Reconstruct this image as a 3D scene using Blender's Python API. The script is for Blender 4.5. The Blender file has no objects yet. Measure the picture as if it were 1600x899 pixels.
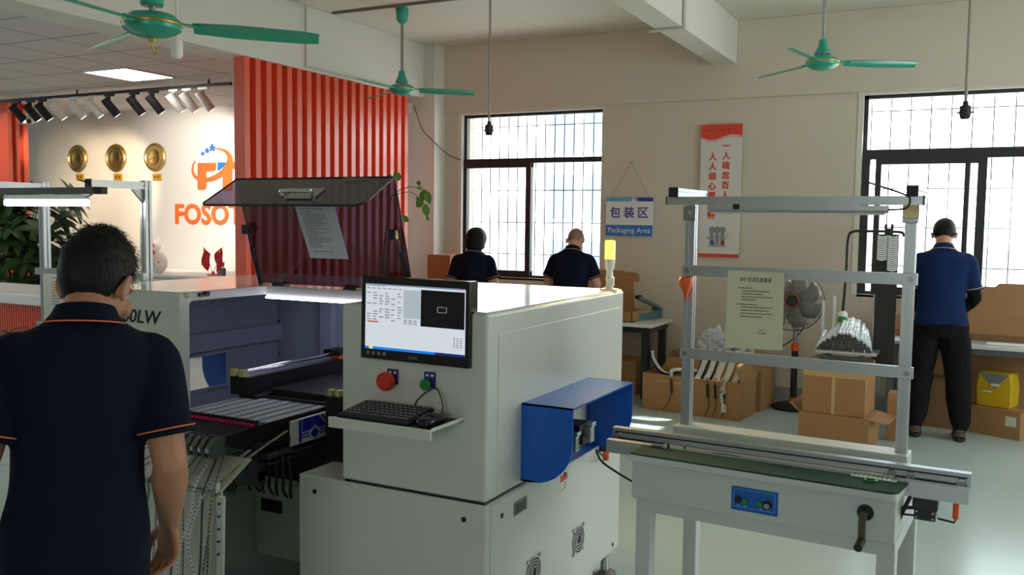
import bpy, bmesh, math, random
from mathutils import Vector, Matrix, Euler, noise
random.seed(7)
SC = bpy.context.scene
COL = SC.collection
PI = math.pi
def R(d): return math.radians(d)

# ---------------------------------------------------------------- camera, sky, sun, exposure
CAM_H = 1.62
FPX = 1408.18                                   # focal length in pixels of the 1600 wide frame
YAW, PITCH, ROLL = R(27.11145), R(-4.14349), R(-0.76333)
CM = Matrix.Rotation(YAW, 3, 'Z') @ Matrix.Rotation(PITCH, 3, 'X') @ Matrix.Rotation(ROLL, 3, 'Y')
cam_data = bpy.data.cameras.new('camera')
cam_data.sensor_width = 36.0
cam_data.sensor_fit = 'HORIZONTAL'
cam_data.lens = FPX / 1600 * 36
cam_data.clip_start = 0.05
cam_data.clip_end = 200
cam = bpy.data.objects.new('camera', cam_data)
COL.objects.link(cam)
cam.matrix_world = Matrix.Translation((0, 0, CAM_H)) @ (CM @ Matrix.Rotation(PI / 2, 3, 'X')).to_4x4()
SC.camera = cam

world = bpy.data.worlds.new('sky')
SC.world = world
world.use_nodes = True
_bg = world.node_tree.nodes['Background']
_bg.inputs[0].default_value = (0.86, 0.95, 1.0, 1)
_bg.inputs[1].default_value = 4.6

sun_d = bpy.data.lights.new('sun', 'SUN')
sun_d.energy = 12
sun_d.angle = R(0.6)
sun_d.color = (1.0, 0.97, 0.91)
sun = bpy.data.objects.new('sun', sun_d)
COL.objects.link(sun)
SUN_DIR = Vector((-0.81, -0.58, -0.80)).normalized()
sun.rotation_euler = SUN_DIR.to_track_quat('-Z', 'Y').to_euler()

SC.view_settings.view_transform = 'Standard'
SC.view_settings.look = 'None'
SC.view_settings.gamma = 1.0
SC.view_settings.use_curve_mapping = False
SC.view_settings.exposure = 0.66
SC.cycles.use_denoising = True
SC.cycles.max_bounces = 10
SC.cycles.diffuse_bounces = 6
SC.cycles.glossy_bounces = 4
SC.cycles.transparent_max_bounces = 16
SC.cycles.sample_clamp_indirect = 6.0
SC.cycles.caustics_reflective = False
SC.cycles.caustics_refractive = False

def portal(loc, rot, sx, sy):
    """marks a window opening so that the sky is sampled through it"""
    d = bpy.data.lights.new('window_portal', 'AREA')
    d.shape = 'RECTANGLE'; d.size = sx; d.size_y = sy
    d.cycles.is_portal = True
    o = bpy.data.objects.new('window_portal', d)
    o.location = loc; o.rotation_euler = rot
    COL.objects.link(o)

# ---------------------------------------------------------------- reading the room: a ray through the lens meets a real plane
def _ray(px, py): return CM @ Vector(((px - 800) / FPX, 1.0, (449.5 - py) / FPX))
def at_z(px, py, z):
    d = _ray(px, py); t = (z - CAM_H) / d.z
    return Vector((0, 0, CAM_H)) + d * t
def at_y(px, py, y):
    d = _ray(px, py); t = y / d.y
    return Vector((0, 0, CAM_H)) + d * t
def at_x(px, py, x):
    d = _ray(px, py); t = x / d.x
    return Vector((0, 0, CAM_H)) + d * t

# ---------------------------------------------------------------- materials
def lin(c):
    c = c / 255.0
    return c / 12.92 if c <= 0.04045 else ((c + 0.055) / 1.055) ** 2.4
def rgb(r, g, b): return (lin(r), lin(g), lin(b), 1)
def mat(name, col, rough=0.5, metal=0.0, spec=0.5, var=0.0, vscale=8.0, bump=0.0, bscale=60.0, emit=None, estr=0.0, coat=0.0, sub=0.0, stretch=None):
    m = bpy.data.materials.new(name); m.use_nodes = True
    nt = m.node_tree; b = nt.nodes['Principled BSDF']
    c = rgb(*col) if max(col) > 1 else (*col, 1)
    b.inputs['Base Color'].default_value = c
    b.inputs['Roughness'].default_value = rough
    b.inputs['Metallic'].default_value = metal
    b.inputs['Specular IOR Level'].default_value = spec
    b.inputs['Coat Weight'].default_value = coat
    if emit:
        b.inputs['Emission Color'].default_value = rgb(*emit); b.inputs['Emission Strength'].default_value = estr
    if var or bump:
        tc = nt.nodes.new('ShaderNodeTexCoord')
        src = tc.outputs['Object']
        if stretch:
            mp = nt.nodes.new('ShaderNodeMapping'); mp.inputs['Scale'].default_value = stretch
            nt.links.new(src, mp.inputs[0]); src = mp.outputs[0]
    if var:
        n = nt.nodes.new('ShaderNodeTexNoise'); n.inputs['Scale'].default_value = vscale; n.inputs['Detail'].default_value = 5
        nt.links.new(src, n.inputs['Vector'])
        r = nt.nodes.new('ShaderNodeMix'); r.data_type = 'RGBA'
        r.inputs['A'].default_value = tuple(x * (1 - var) for x in c[:3]) + (1,)
        r.inputs['B'].default_value = tuple(min(1, x * (1 + var)) for x in c[:3]) + (1,)
        nt.links.new(n.outputs['Fac'], r.inputs['Factor']); nt.links.new(r.outputs['Result'], b.inputs['Base Color'])
    if bump:
        n2 = nt.nodes.new('ShaderNodeTexNoise'); n2.inputs['Scale'].default_value = bscale; n2.inputs['Detail'].default_value = 4
        nt.links.new(src, n2.inputs['Vector'])
        bp = nt.nodes.new('ShaderNodeBump'); bp.inputs['Strength'].default_value = bump; bp.inputs['Distance'].default_value = 0.01
        nt.links.new(n2.outputs['Fac'], bp.inputs['Height']); nt.links.new(bp.outputs['Normal'], b.inputs['Normal'])
    return m
def glass_mat(name, tint, clear, rough=0.02, gloss=0.08, haze=0.0):
    """thin pane: part of the light passes tinted, part mirrors"""
    m = bpy.data.materials.new(name); m.use_nodes = True
    nt = m.node_tree; nt.nodes.remove(nt.nodes['Principled BSDF'])
    out = nt.nodes['Material Output']
    tr = nt.nodes.new('ShaderNodeBsdfTransparent'); tr.inputs[0].default_value = (*tint, 1)
    gl = nt.nodes.new('ShaderNodeBsdfGlossy'); gl.inputs[0].default_value = (1, 1, 1, 1); gl.inputs['Roughness'].default_value = rough
    fr = nt.nodes.new('ShaderNodeFresnel'); fr.inputs[0].default_value = 1.45
    mx = nt.nodes.new('ShaderNodeMixShader')
    mul = nt.nodes.new('ShaderNodeMath'); mul.operation = 'MULTIPLY'; mul.inputs[1].default_value = gloss / 0.04
    geo = nt.nodes.new('ShaderNodeNewGeometry'); inv = nt.nodes.new('ShaderNodeMath'); inv.operation = 'SUBTRACT'; inv.inputs[0].default_value = 1.0
    m2 = nt.nodes.new('ShaderNodeMath'); m2.operation = 'MULTIPLY'; m2.use_clamp = True                # only the outer face mirrors
    nt.links.new(geo.outputs['Backfacing'], inv.inputs[1])
    nt.links.new(fr.outputs[0], mul.inputs[0]); nt.links.new(mul.outputs[0], m2.inputs[0]); nt.links.new(inv.outputs[0], m2.inputs[1]); nt.links.new(m2.outputs[0], mx.inputs[0])
    nt.links.new(tr.outputs[0], mx.inputs[1]); nt.links.new(gl.outputs[0], mx.inputs[2])
    last = mx
    if haze:
        df = nt.nodes.new('ShaderNodeBsdfDiffuse'); df.inputs[0].default_value = (.92, .95, 1, 1)
        m3 = nt.nodes.new('ShaderNodeMixShader'); m3.inputs[0].default_value = haze
        nt.links.new(mx.outputs[0], m3.inputs[1]); nt.links.new(df.outputs[0], m3.inputs[2]); last = m3
    nt.links.new(last.outputs[0], out.inputs[0])
    return m

M = {}
M['wall'] = mat('wall_paint', (206, 196, 180), 0.75, var=0.04, vscale=1.2, bump=0.06, bscale=40)
M['white_wall'] = mat('white_paint', (216, 212, 202), 0.7, var=0.03, vscale=1.0, bump=0.05, bscale=40)
M['skirt'] = mat('skirting_paint', (150, 152, 150), 0.6, var=0.05, vscale=3)
M['logo_wall'] = mat('glossy_white_panel', (226, 220, 210), 0.22, spec=0.5)
M['orange_slat'] = mat('orange_slat_panel', (232, 92, 60), 0.34, spec=1.0)
M['dark_bar'] = mat('dark_window_bar', (34, 34, 38), 0.45)
M['bars'] = mat('grille_steel', (84, 88, 94), 0.5)
M['pane'] = glass_mat('window_glass', (0.97, 0.99, 0.99), 1)
M['paint'] = mat('machine_paint', (205, 206, 196), 0.28, spec=0.5, bump=0.03, bscale=9)
M['paint_top'] = mat('machine_top_paint', (214, 216, 212), 0.13, spec=0.6, bump=0.05, bscale=7)
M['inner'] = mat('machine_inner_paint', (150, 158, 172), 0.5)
M['blue'] = mat('blue_paint', (16, 88, 186), 0.32, spec=0.5)
M['black'] = mat('black_metal', (17, 17, 19), 0.4)
M['black_matt'] = mat('black_plastic', (22, 22, 24), 0.6)
M['alu'] = mat('aluminium', (186, 190, 192), 0.34, metal=0.85, bump=0.02, bscale=30)
M['alu_dark'] = mat('aluminium_groove', (92, 94, 92), 0.5, metal=0.7)
M['steel'] = mat('steel', (170, 170, 170), 0.25, metal=1.0)
M['chrome'] = mat('chrome', (215, 215, 215), 0.12, metal=1.0)
M['grey_plastic'] = mat('grey_plastic', (120, 122, 124), 0.5)
M['white_plastic'] = mat('white_plastic', (225, 225, 222), 0.4)
M['table_paint'] = mat('table_paint', (196, 200, 198), 0.4, bump=0.02, bscale=10)
M['mat_green'] = mat('green_antistatic_mat', (30, 66, 54), 0.7, spec=0.25, var=0.08, vscale=30)
M['lid'] = glass_mat('smoked_acrylic', (0.34, 0.29, 0.38), 1, rough=0.03, gloss=0.05)
M['fan_green'] = mat('fan_green_enamel', (40, 160, 136), 0.3, spec=0.6)
M['gold'] = mat('gold_trim', (190, 160, 80), 0.3, metal=0.9)
M['brass'] = mat('brushed_brass', (206, 176, 110), 0.36, metal=1.0)
M['card'] = mat('cardboard', (164, 122, 80), 0.8, var=0.06, vscale=6, bump=0.05, bscale=25, stretch=(1, 1, 6))
M['card_dark'] = mat('cardboard_edge', (130, 96, 64), 0.85)
M['card_red'] = mat('reddish_cardboard', (176, 116, 76), 0.8, var=0.05, vscale=6)
M['tape'] = mat('packing_tape', (196, 160, 112), 0.18, spec=0.6)
M['paper'] = mat('paper', (216, 216, 200), 0.8)
M['ink'] = mat('print_ink', (40, 40, 40), 0.8)
M['navy'] = mat('navy_polo_cloth', (8, 14, 34), 0.9, spec=0.2, bump=0.15, bscale=350)
M['royal'] = mat('blue_polo_cloth', (17, 38, 82), 0.9, spec=0.2, bump=0.15, bscale=350)
M['trouser'] = mat('black_trouser_cloth', (20, 20, 22), 0.95, spec=0.2, bump=0.1, bscale=200)
M['piping'] = mat('orange_piping', (214, 108, 70), 0.8)
M['pink_piping'] = mat('pale_pink_piping', (206, 180, 178), 0.8)
M['skin'] = mat('skin', (176, 122, 92), 0.55, var=0.06, vscale=14, bump=0.05, bscale=120)
M['skin_light'] = mat('light_skin', (196, 148, 122), 0.55, var=0.05, vscale=14)
M['nail'] = mat('finger_nail', (196, 150, 124), 0.35)
M['hair'] = mat('black_hair', (12, 10, 9), 0.6, spec=0.25, bump=0.35, bscale=120, stretch=(1, 1, 0.25))
M['grey_hair'] = mat('cropped_grey_hair', (132, 110, 96), 0.7, bump=0.3, bscale=400)
M['leaf'] = mat('leaf_green', (40, 72, 34), 0.45, var=0.25, vscale=5)
M['leaf_light'] = mat('young_leaf_green', (92, 142, 54), 0.4, var=0.15, vscale=9)
M['stem'] = mat('plant_stem', (90, 74, 50), 0.7)
M['orange_plastic'] = mat('orange_plastic', (226, 92, 24), 0.4)
M['red_plastic'] = mat('red_plastic', (206, 44, 30), 0.35)
M['green_plastic'] = mat('green_plastic', (24, 128, 56), 0.35)
M['film'] = glass_mat('clear_film', (0.95, 0.97, 0.99), 1, rough=0.15, gloss=0.06, haze=0.42)
M['label_blue'] = mat('blue_label', (40, 40, 120), 0.5)
def emis(name, col, s): return mat(name, col, 0.5, emit=col, estr=s)
M['lamp_white'] = emis('lit_white_diffuser', (255, 252, 244), 12)
M['tube_white'] = emis('lit_tube', (250, 252, 255), 9)

# ---------------------------------------------------------------- mesh builder
class MB:
    def __init__(self, T=None):
        self.v = []; self.f = []; self.mi = []; self.T = T or Matrix(); self.i = 0
    def add(self, vs, fs, mi=None):
        n = len(self.v); T = self.T
        self.v += [T @ Vector(p) for p in vs]
        self.f += [tuple(n + k for k in q) for q in fs]
        self.mi += [self.i if mi is None else mi] * len(fs)
        return self
    def box(self, x0, x1, y0, y1, z0, z1):
        vs = [(x, y, z) for z in (z0, z1) for y in (y0, y1) for x in (x0, x1)]
        return self.add(vs, [(0, 2, 3, 1), (4, 5, 7, 6), (0, 1, 5, 4), (2, 6, 7, 3), (0, 4, 6, 2), (1, 3, 7, 5)])
    def cbox(self, c, s): return self.box(c[0]-s[0]/2, c[0]+s[0]/2, c[1]-s[1]/2, c[1]+s[1]/2, c[2]-s[2]/2, c[2]+s[2]/2)
    def beam(self, p, q, w, h, up=(0, 0, 1)):
        p, q = Vector(p), Vector(q); d = (q - p); L = d.length; d.normalize()
        s = d.cross(Vector(up))
        if s.length < 1e-4: s = d.cross(Vector((0, 1, 0)))
        s.normalize(); u = s.cross(d)
        vs = []
        for e in (p, q):
            for a, b in ((-1, -1), (1, -1), (1, 1), (-1, 1)): vs.append(e + s * a * w / 2 + u * b * h / 2)
        return self.add(vs, [(0, 1, 2, 3), (7, 6, 5, 4), (0, 4, 5, 1), (1, 5, 6, 2), (2, 6, 7, 3), (3, 7, 4, 0)])
    def cyl(self, p, q, r, r2=None, n=16): return self.tube([p, q], [r, r if r2 is None else r2], n)
    def tube(self, pts, r, n=8, cap=True, smooth=0):
        pts = [Vector(p) for p in pts]
        rr = list(r) if isinstance(r, (list, tuple)) else [r] * len(pts)
        if smooth: pts, rr = catmull(pts, rr, smooth)
        vs = []; fs = []; prev = None
        for k, p in enumerate(pts):
            d = (pts[min(k + 1, len(pts) - 1)] - pts[max(k - 1, 0)])
            if d.length < 1e-9: d = Vector((0, 0, 1))
            d.normalize()
            if prev is None:
                a = d.orthogonal().normalized()
            else:
                a = prev - d * prev.dot(d)
                a = a.normalized() if a.length > 1e-6 else d.orthogonal().normalized()
            prev = a; b = d.cross(a)
            for j in range(n):
                t = 2 * PI * j / n
                vs.append(p + (a * math.cos(t) + b * math.sin(t)) * rr[k])
        for k in range(len(pts) - 1):
            for j in range(n):
                j2 = (j + 1) % n
                fs.append((k*n + j, k*n + j2, (k+1)*n + j2, (k+1)*n + j))
        if cap:
            fs.append(tuple(range(n - 1, -1, -1))); fs.append(tuple((len(pts)-1)*n + j for j in range(n)))
        return self.add(vs, fs)
    def lathe(self, prof, c=(0, 0, 0), n=32, axis='z'):
        vs = []; fs = []; c = Vector(c)
        for r, h in prof:
            for j in range(n):
                t = 2 * PI * j / n; a, b = r * math.cos(t), r * math.sin(t)
                vs.append(c + Vector((a, b, h) if axis == 'z' else ((h, a, b) if axis == 'x' else (b, h, a))))
        m = len(prof)
        for k in range(m - 1):
            for j in range(n):
                j2 = (j + 1) % n
                fs.append((k*n + j, k*n + j2, (k+1)*n + j2, (k+1)*n + j))
        if prof[0][0] > 1e-6: fs.append(tuple(range(n - 1, -1, -1)))
        if prof[-1][0] > 1e-6: fs.append(tuple((m-1)*n + j for j in range(n)))
        return self.add(vs, fs)
    def prism(self, poly, c0, c1, plane='xz'):
        """poly extruded from c0 to c1 along the axis missing in plane"""
        def mk(a, b, c): return {'xz': (a, c, b), 'xy': (a, b, c), 'yz': (c, a, b)}[plane]
        n = len(poly)
        vs = [mk(a, b, c0) for a, b in poly] + [mk(a, b, c1) for a, b in poly]
        fs = [tuple(range(n)), tuple(range(2*n - 1, n - 1, -1))] + [(j, j + n, (j + 1) % n + n, (j + 1) % n) for j in range(n)]
        return self.add(vs, fs)
    def ell(self, c, r, rot=None, n=16, m=10):
        c = Vector(c); vs = []; fs = []
        rm = rot or Matrix.Identity(3)
        for k in range(1, m):
            a = PI * k / m
            for j in range(n):
                t = 2 * PI * j / n
                vs.append(c + rm @ Vector((r[0]*math.sin(a)*math.cos(t), r[1]*math.sin(a)*math.sin(t), r[2]*math.cos(a))))
        top = len(vs); vs.append(c + rm @ Vector((0, 0, r[2]))); vs.append(c + rm @ Vector((0, 0, -r[2])))
        for k in range(m - 2):
            for j in range(n):
                j2 = (j+1) % n
                fs.append((k*n+j, (k+1)*n+j, (k+1)*n+j2, k*n+j2))
        for j in range(n):
            j2 = (j+1) % n
            fs.append((top, j, j2)); fs.append((top+1, (m-2)*n+j2, (m-2)*n+j))
        return self.add(vs, fs)
    def loft(self, rings, n=24, sub=3):
        """rings: (centre, half width vector, half depth vector); closed ends"""
        cs = [Vector(r[0]) for r in rings]; ws = [Vector(r[1]) for r in rings]; ds = [Vector(r[2]) for r in rings]
        def interp(L, k, t):
            p0, p1, p2, p3 = L[max(k-1, 0)], L[k], L[k+1], L[min(k+2, len(L)-1)]
            return 0.5*((2*p1) + (p2-p0)*t + (2*p0-5*p1+4*p2-p3)*t*t + (3*p1-p0-3*p2+p3)*t**3)
        seq = []
        for k in range(len(rings)-1):
            for s in range(sub):
                t = s/sub; seq.append((interp(cs, k, t), interp(ws, k, t), interp(ds, k, t)))
        seq.append((cs[-1], ws[-1], ds[-1]))
        vs = []; fs = []
        for c, w, d in seq:
            for j in range(n):
                t = 2*PI*j/n; ct, st = math.cos(t), math.sin(t)
                e = 0.85
                vs.append(c + w*math.copysign(abs(ct)**e, ct) + d*math.copysign(abs(st)**e, st))
        for k in range(len(seq)-1):
            for j in range(n):
                j2 = (j+1) % n
                fs.append((k*n+j, k*n+j2, (k+1)*n+j2, (k+1)*n+j))
        fs.append(tuple(range(n-1, -1, -1))); fs.append(tuple((len(seq)-1)*n+j for j in range(n)))
        return self.add(vs, fs)
    def mesh(self, name, origin=(0, 0, 0), fix=True):
        o = Vector(origin)
        me = bpy.data.meshes.new(name)
        me.from_pydata([p - o for p in self.v], [], self.f)
        me.polygons.foreach_set('material_index', self.mi)
        if fix:
            b = bmesh.new(); b.from_mesh(me); bmesh.ops.recalc_face_normals(b, faces=b.faces); b.to_mesh(me); b.free()
        me.update()
        return me
    def build(self, name, mats, parent=None, bevel=0.0, smooth=None, origin=None, fix=True, seg=2):
        if origin is None: origin = parent_origin(parent) if parent else (0, 0, 0)
        me = self.mesh(name, origin, fix)
        o = bpy.data.objects.new(name, me); COL.objects.link(o)
        for m in (mats if isinstance(mats, (list, tuple)) else [mats]): me.materials.append(M[m] if isinstance(m, str) else m)
        if parent: o.parent = parent
        else: o.location = origin
        if smooth is not None:
            me.polygons.foreach_set('use_smooth', [True]*len(me.polygons)); me.set_sharp_from_angle(angle=R(smooth))
        if bevel:
            bv = o.modifiers.new('bevel', 'BEVEL'); bv.width = bevel; bv.segments = seg; bv.limit_method = 'ANGLE'; bv.angle_limit = R(50)
        return o
def parent_origin(o):
    p = Vector((0, 0, 0))
    while o: p = p + o.location; o = o.parent
    return p
def catmull(pts, rr, sub):
    P = []; Q = []
    for k in range(len(pts)-1):
        p0, p1, p2, p3 = pts[max(k-1, 0)], pts[k], pts[k+1], pts[min(k+2, len(pts)-1)]
        for s in range(sub):
            t = s/sub
            P.append(0.5*((2*p1)+(p2-p0)*t+(2*p0-5*p1+4*p2-p3)*t*t+(3*p1-p0-3*p2+p3)*t**3)); Q.append(rr[k]*(1-t)+rr[k+1]*t)
    P.append(pts[-1]); Q.append(rr[-1])
    return P, Q
def bake(o, mods):
    """applies modifiers given as (type, settings)"""
    for t, kw in mods:
        m = o.modifiers.new(t, t)
        for k, v in kw.items(): setattr(m, k, v)
    dg = bpy.context.evaluated_depsgraph_get()
    me = bpy.data.meshes.new_from_object(o.evaluated_get(dg))
    old = o.data; o.modifiers.clear(); o.data = me; bpy.data.meshes.remove(old)
    me.polygons.foreach_set('use_smooth', [True]*len(me.polygons))
    return o
def text_into(mb, body, size, T, depth=0.002, bold=0.0, width=None, align='CENTER', shear=0.0):
    """adds solid lettering; local x runs along the line, y up, z out of the surface"""
    c = bpy.data.curves.new('lettering', 'FONT'); c.body = body; c.size = size; c.align_x = align; c.align_y = 'CENTER'
    c.extrude = depth/2; c.resolution_u = 3; c.shear = shear
    o = bpy.data.objects.new('lettering', c); COL.objects.link(o)
    bpy.context.view_layer.update()
    me = bpy.data.meshes.new_from_object(o.evaluated_get(bpy.context.evaluated_depsgraph_get()))
    sx = 1.0
    if width:
        xs = [v.co.x for v in me.vertices]; sx = width/max(1e-6, max(xs)-min(xs))
    S = T @ Matrix.Diagonal((sx, 1, 1, 1))
    old = mb.T
    for dx, dy in (((-bold, 0), (bold, 0), (0, bold), (0, -bold)) if bold else ((0, 0),)):      # a heavier weight: the outline swept by the pen width
        mb.T = S @ Matrix.Translation((dx, dy, dx*.11 + dy*.23))
        mb.add([v.co.copy() for v in me.vertices], [tuple(p.vertices) for p in me.polygons])
    mb.T = old
    bpy.data.objects.remove(o); bpy.data.curves.remove(c); bpy.data.meshes.remove(me)
def face_y(x, y, z): return Matrix(((1, 0, 0, x), (0, 0, -1, y), (0, 1, 0, z), (0, 0, 0, 1)))   # a surface that faces -Y
def face_x(x, y, z): return Matrix(((0, 0, 1, x), (1, 0, 0, y), (0, 1, 0, z), (0, 0, 0, 1)))     # a surface that faces +X

# ---------------------------------------------------------------- things
def tag(o, label, cat, group=None, kind=None):
    o['label'] = label; o['category'] = cat
    if group: o['group'] = group
    if kind: o['kind'] = kind
    return o
def thing(name, label, cat, loc, group=None):
    o = bpy.data.objects.new(name, None); COL.objects.link(o); o.location = loc; o.empty_display_size = 0.1
    return tag(o, label, cat, group)
def struct(name, mb, m, **k):
    o = mb.build(name, m, **k); o['kind'] = 'structure'; return o
def dup(root, loc, rot=None, label=None, group=None):
    r = root.copy(); COL.objects.link(r); r.location = loc
    if rot is not None: r.rotation_euler = rot
    if label: r['label'] = label
    if group: r['group'] = group
    for ch in root.children:
        c = ch.copy(); COL.objects.link(c); c.parent = r
        for g in ch.children:
            d = g.copy(); COL.objects.link(d); d.parent = c
    return r

# ================================================================ the room
WY = 8.53
LX, RX, FY = -14.0, 4.5, -3.5
CEIL, TILE = 3.51, 3.03
W1 = (-5.0, -3.375, 1.03, 2.77)
W2 = (-0.92, 1.55, 1.02, 2.775)
m_floor = mat('epoxy_floor', (182, 202, 200), 0.22, spec=0.5, var=0.06, vscale=1.6, bump=0.04, bscale=5)
struct('floor', MB().box(LX, RX, FY, WY + .25, -.1, 0), m_floor)
struct('ceiling', MB().box(-5.70, RX, FY, WY + .25, CEIL, CEIL + .1), 'white_wall')
# tiled ceiling over the reception: grid of thin dark joints, faint speckle
m_tile = mat('ceiling_tile', (206, 204, 200), 0.8, bump=0.1, bscale=90)
def tile_nodes(m, step):
    nt = m.node_tree; b = nt.nodes['Principled BSDF']
    tc = nt.nodes.new('ShaderNodeTexCoord'); sp = nt.nodes.new('ShaderNodeSeparateXYZ'); nt.links.new(tc.outputs['Object'], sp.inputs[0])
    outs = []
    for ax in ('X', 'Y'):
        d = nt.nodes.new('ShaderNodeMath'); d.operation = 'DIVIDE'; d.inputs[1].default_value = step; nt.links.new(sp.outputs[ax], d.inputs[0])
        f = nt.nodes.new('ShaderNodeMath'); f.operation = 'FRACT'; nt.links.new(d.outputs[0], f.inputs[0])
        l = nt.nodes.new('ShaderNodeMath'); l.operation = 'LESS_THAN'; l.inputs[1].default_value = 0.022; nt.links.new(f.outputs[0], l.inputs[0])
        outs.append(l.outputs[0])
    mx = nt.nodes.new('ShaderNodeMath'); mx.operation = 'MAXIMUM'; nt.links.new(outs[0], mx.inputs[0]); nt.links.new(outs[1], mx.inputs[1])
    c = nt.nodes.new('ShaderNodeMix'); c.data_type = 'RGBA'; c.inputs['A'].default_value = b.inputs['Base Color'].default_value; c.inputs['B'].default_value = rgb(96, 94, 92)
    nt.links.new(mx.outputs[0], c.inputs['Factor']); nt.links.new(c.outputs['Result'], b.inputs['Base Color'])
tile_nodes(m_tile, 0.6)
struct('ceiling', MB().box(LX, -5.70, FY, WY, TILE, TILE + .1), m_tile)

# window wall with its two openings
def wall_with_holes(mb, a0, a1, z0, z1, holes, c0, c1, along='x'):
    def bx(p, q, zz0, zz1):
        if q - p < 1e-4 or zz1 - zz0 < 1e-4: return
        if along == 'x': mb.box(p, q, c0, c1, zz0, zz1)
        else: mb.box(c0, c1, p, q, zz0, zz1)
    last = a0
    for h in sorted(holes):
        bx(last, h[0], z0, z1); bx(h[0], h[1], z0, h[2]); bx(h[0], h[1], h[3], z1); last = h[1]
    bx(last, a1, z0, z1)
    return mb
struct('wall_back', wall_with_holes(MB(), -5.75, RX, 0, CEIL, [W1, W2], WY, WY + .25), 'wall')
struct('wall_back', MB().box(LX, -5.75, WY, WY + .25, 0, CEIL), 'logo_wall')
struct('trim_1', MB().box(-5.215, RX, WY - .03, WY, 2.80, CEIL), 'wall', bevel=.006)         # lintel beam above the windows
struct('trim_2', MB().box(-5.75, -5.215, 8.31, WY, 0, CEIL), 'white_wall', bevel=.006)        # column beside the window
struct('trim_3', MB().box(-5.70, -5.35, FY, 8.31, 2.945, CEIL), 'white_wall', bevel=.008)     # beam over the slatted partition
struct('trim_4', MB().box(-2.257, -2.04, FY, WY - .03, 3.113, CEIL), 'white_wall', bevel=.008)  # beam above the machine
struct('baseboard_back', MB().box(-5.215, RX, WY - .012, WY, 0, .13), 'skirt')
RW = [(3.8, 7.4, 1.1, 2.7)]
struct('wall_right', wall_with_holes(MB(), FY, WY + .25, 0, CEIL, RW, RX, RX + .2, 'y'), 'wall')
FW = [(-.6, .9, 1.2, 2.6)]  # opening out of view, added and sized for front fill light
struct('wall_front', wall_with_holes(MB(), LX, RX + .2, 0, CEIL, FW, FY - .2, FY, 'x'), 'wall')
m_bluewall = mat('blue_grey_wall', (70, 92, 122), 0.6, var=0.05)
LW = [(0.5, 2.6, .9, 2.7)]  # opening out of view, added to brighten the reception and its ceiling
struct('wall_left', wall_with_holes(MB(), FY, WY + .25, 0, CEIL, LW, LX - .2, LX, 'y'), m_bluewall)
for (x0, x1, z0, z1) in (W1, W2): portal(((x0+x1)/2, WY + .27, (z0+z1)/2), (R(-90), 0, 0), x1-x0, z1-z0)
for (y0, y1, z0, z1) in RW: portal((RX + .22, (y0+y1)/2, (z0+z1)/2), (0, R(90), 0), z1-z0, y1-y0)
for (y0, y1, z0, z1) in LW: portal((LX - .22, (y0+y1)/2, (z0+z1)/2), (0, R(-90), 0), z1-z0, y1-y0)
for (x0, x1, z0, z1) in FW: portal(((x0+x1)/2, FY - .22, (z0+z1)/2), (R(90), 0, 0), x1-x0, z1-z0)

# window 1: fixed light over a sliding sash, steel grille outside
def px_x(px, y): return at_y(px, 300, y).x
def window(name, W, zt, tb, vbars, sash, xg):
    x0, x1, z0, z1 = W
    y0, y1 = WY + .05, WY + .11
    root = bpy.data.objects.new(name, None); COL.objects.link(root); root.location = (x0, WY, z0); root['kind'] = 'structure'
    fr = MB()
    t = .035
    fr.box(x0, x0 + t, y0, y1, z0, z1); fr.box(x1 - t*.5, x1, y0, y1, z0, z1); fr.box(x0, x1, y0, y1, z1 - .03, z1); fr.box(x0, x1, y0, y1, z0, z0 + .03)
    fr.box(x0, x1, y0 - .01, y1, zt, zt + tb)
    for a, b in vbars: fr.box(a, b, y0 - .012, y1 - .01, z0 + .01, zt + .01)
    for a, b in sash:
        fr.box(a, b, y0 - .005, y1, zt - .045, zt + .005); fr.box(a, b, y0 - .005, y1, z0 + .01, z0 + .075)
    fr.build('window_frame', 'dark_bar', root)
    MB().box(x0 + .01, x1 - .01, y0 + .025, y0 + .031, z0 + .01, z1 - .01).build('pane', 'pane', root)
    g = MB(); yg = WY + .38
    x = x0 - .3
    while x < x1 + .3:
        g.box(x - .005, x + .005, yg, yg + .009, z0 - .1, z1 + .1); x += xg
    for zz in (1.27, 1.62, 1.97, 2.32, 2.67): g.box(x0 - .35, x1 + .35, yg - .004, yg, zz - .005, zz + .005)
    g.build('grille', 'bars', root)
    s = MB().box(x0, x1, WY, WY + .25, z0 - .02, z0 + .004); s.build('sill', 'white_wall', root)
    return root
ym = WY + .07
window('window_1', W1, 2.245, .05, [(W1[0], px_x(727, ym)), (px_x(823, ym), px_x(831, ym))], [(W1[0], px_x(831, ym))], .112)
window('window_2', W2, 2.215, .085, [(W2[0], px_x(1358, ym)), (px_x(1367, ym), px_x(1376, ym)), (px_x(1506, ym), px_x(1514, ym)), (px_x(1526, ym), px_x(1541, ym))], [(W2[0], px_x(1358, ym)), (px_x(1367, ym), px_x(1541, ym))], .165)
# white reveal strips round the openings
rv = MB()
for (x0, x1, z0, z1) in (W1, W2): rv.box(x0 - .05, x1 + .02, WY - .006, WY + .001, z1, z1 + .03).box(x0 - .045, x0, WY - .006, WY + .001, z0, z1)
struct('trim_5', rv, 'white_wall')

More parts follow.
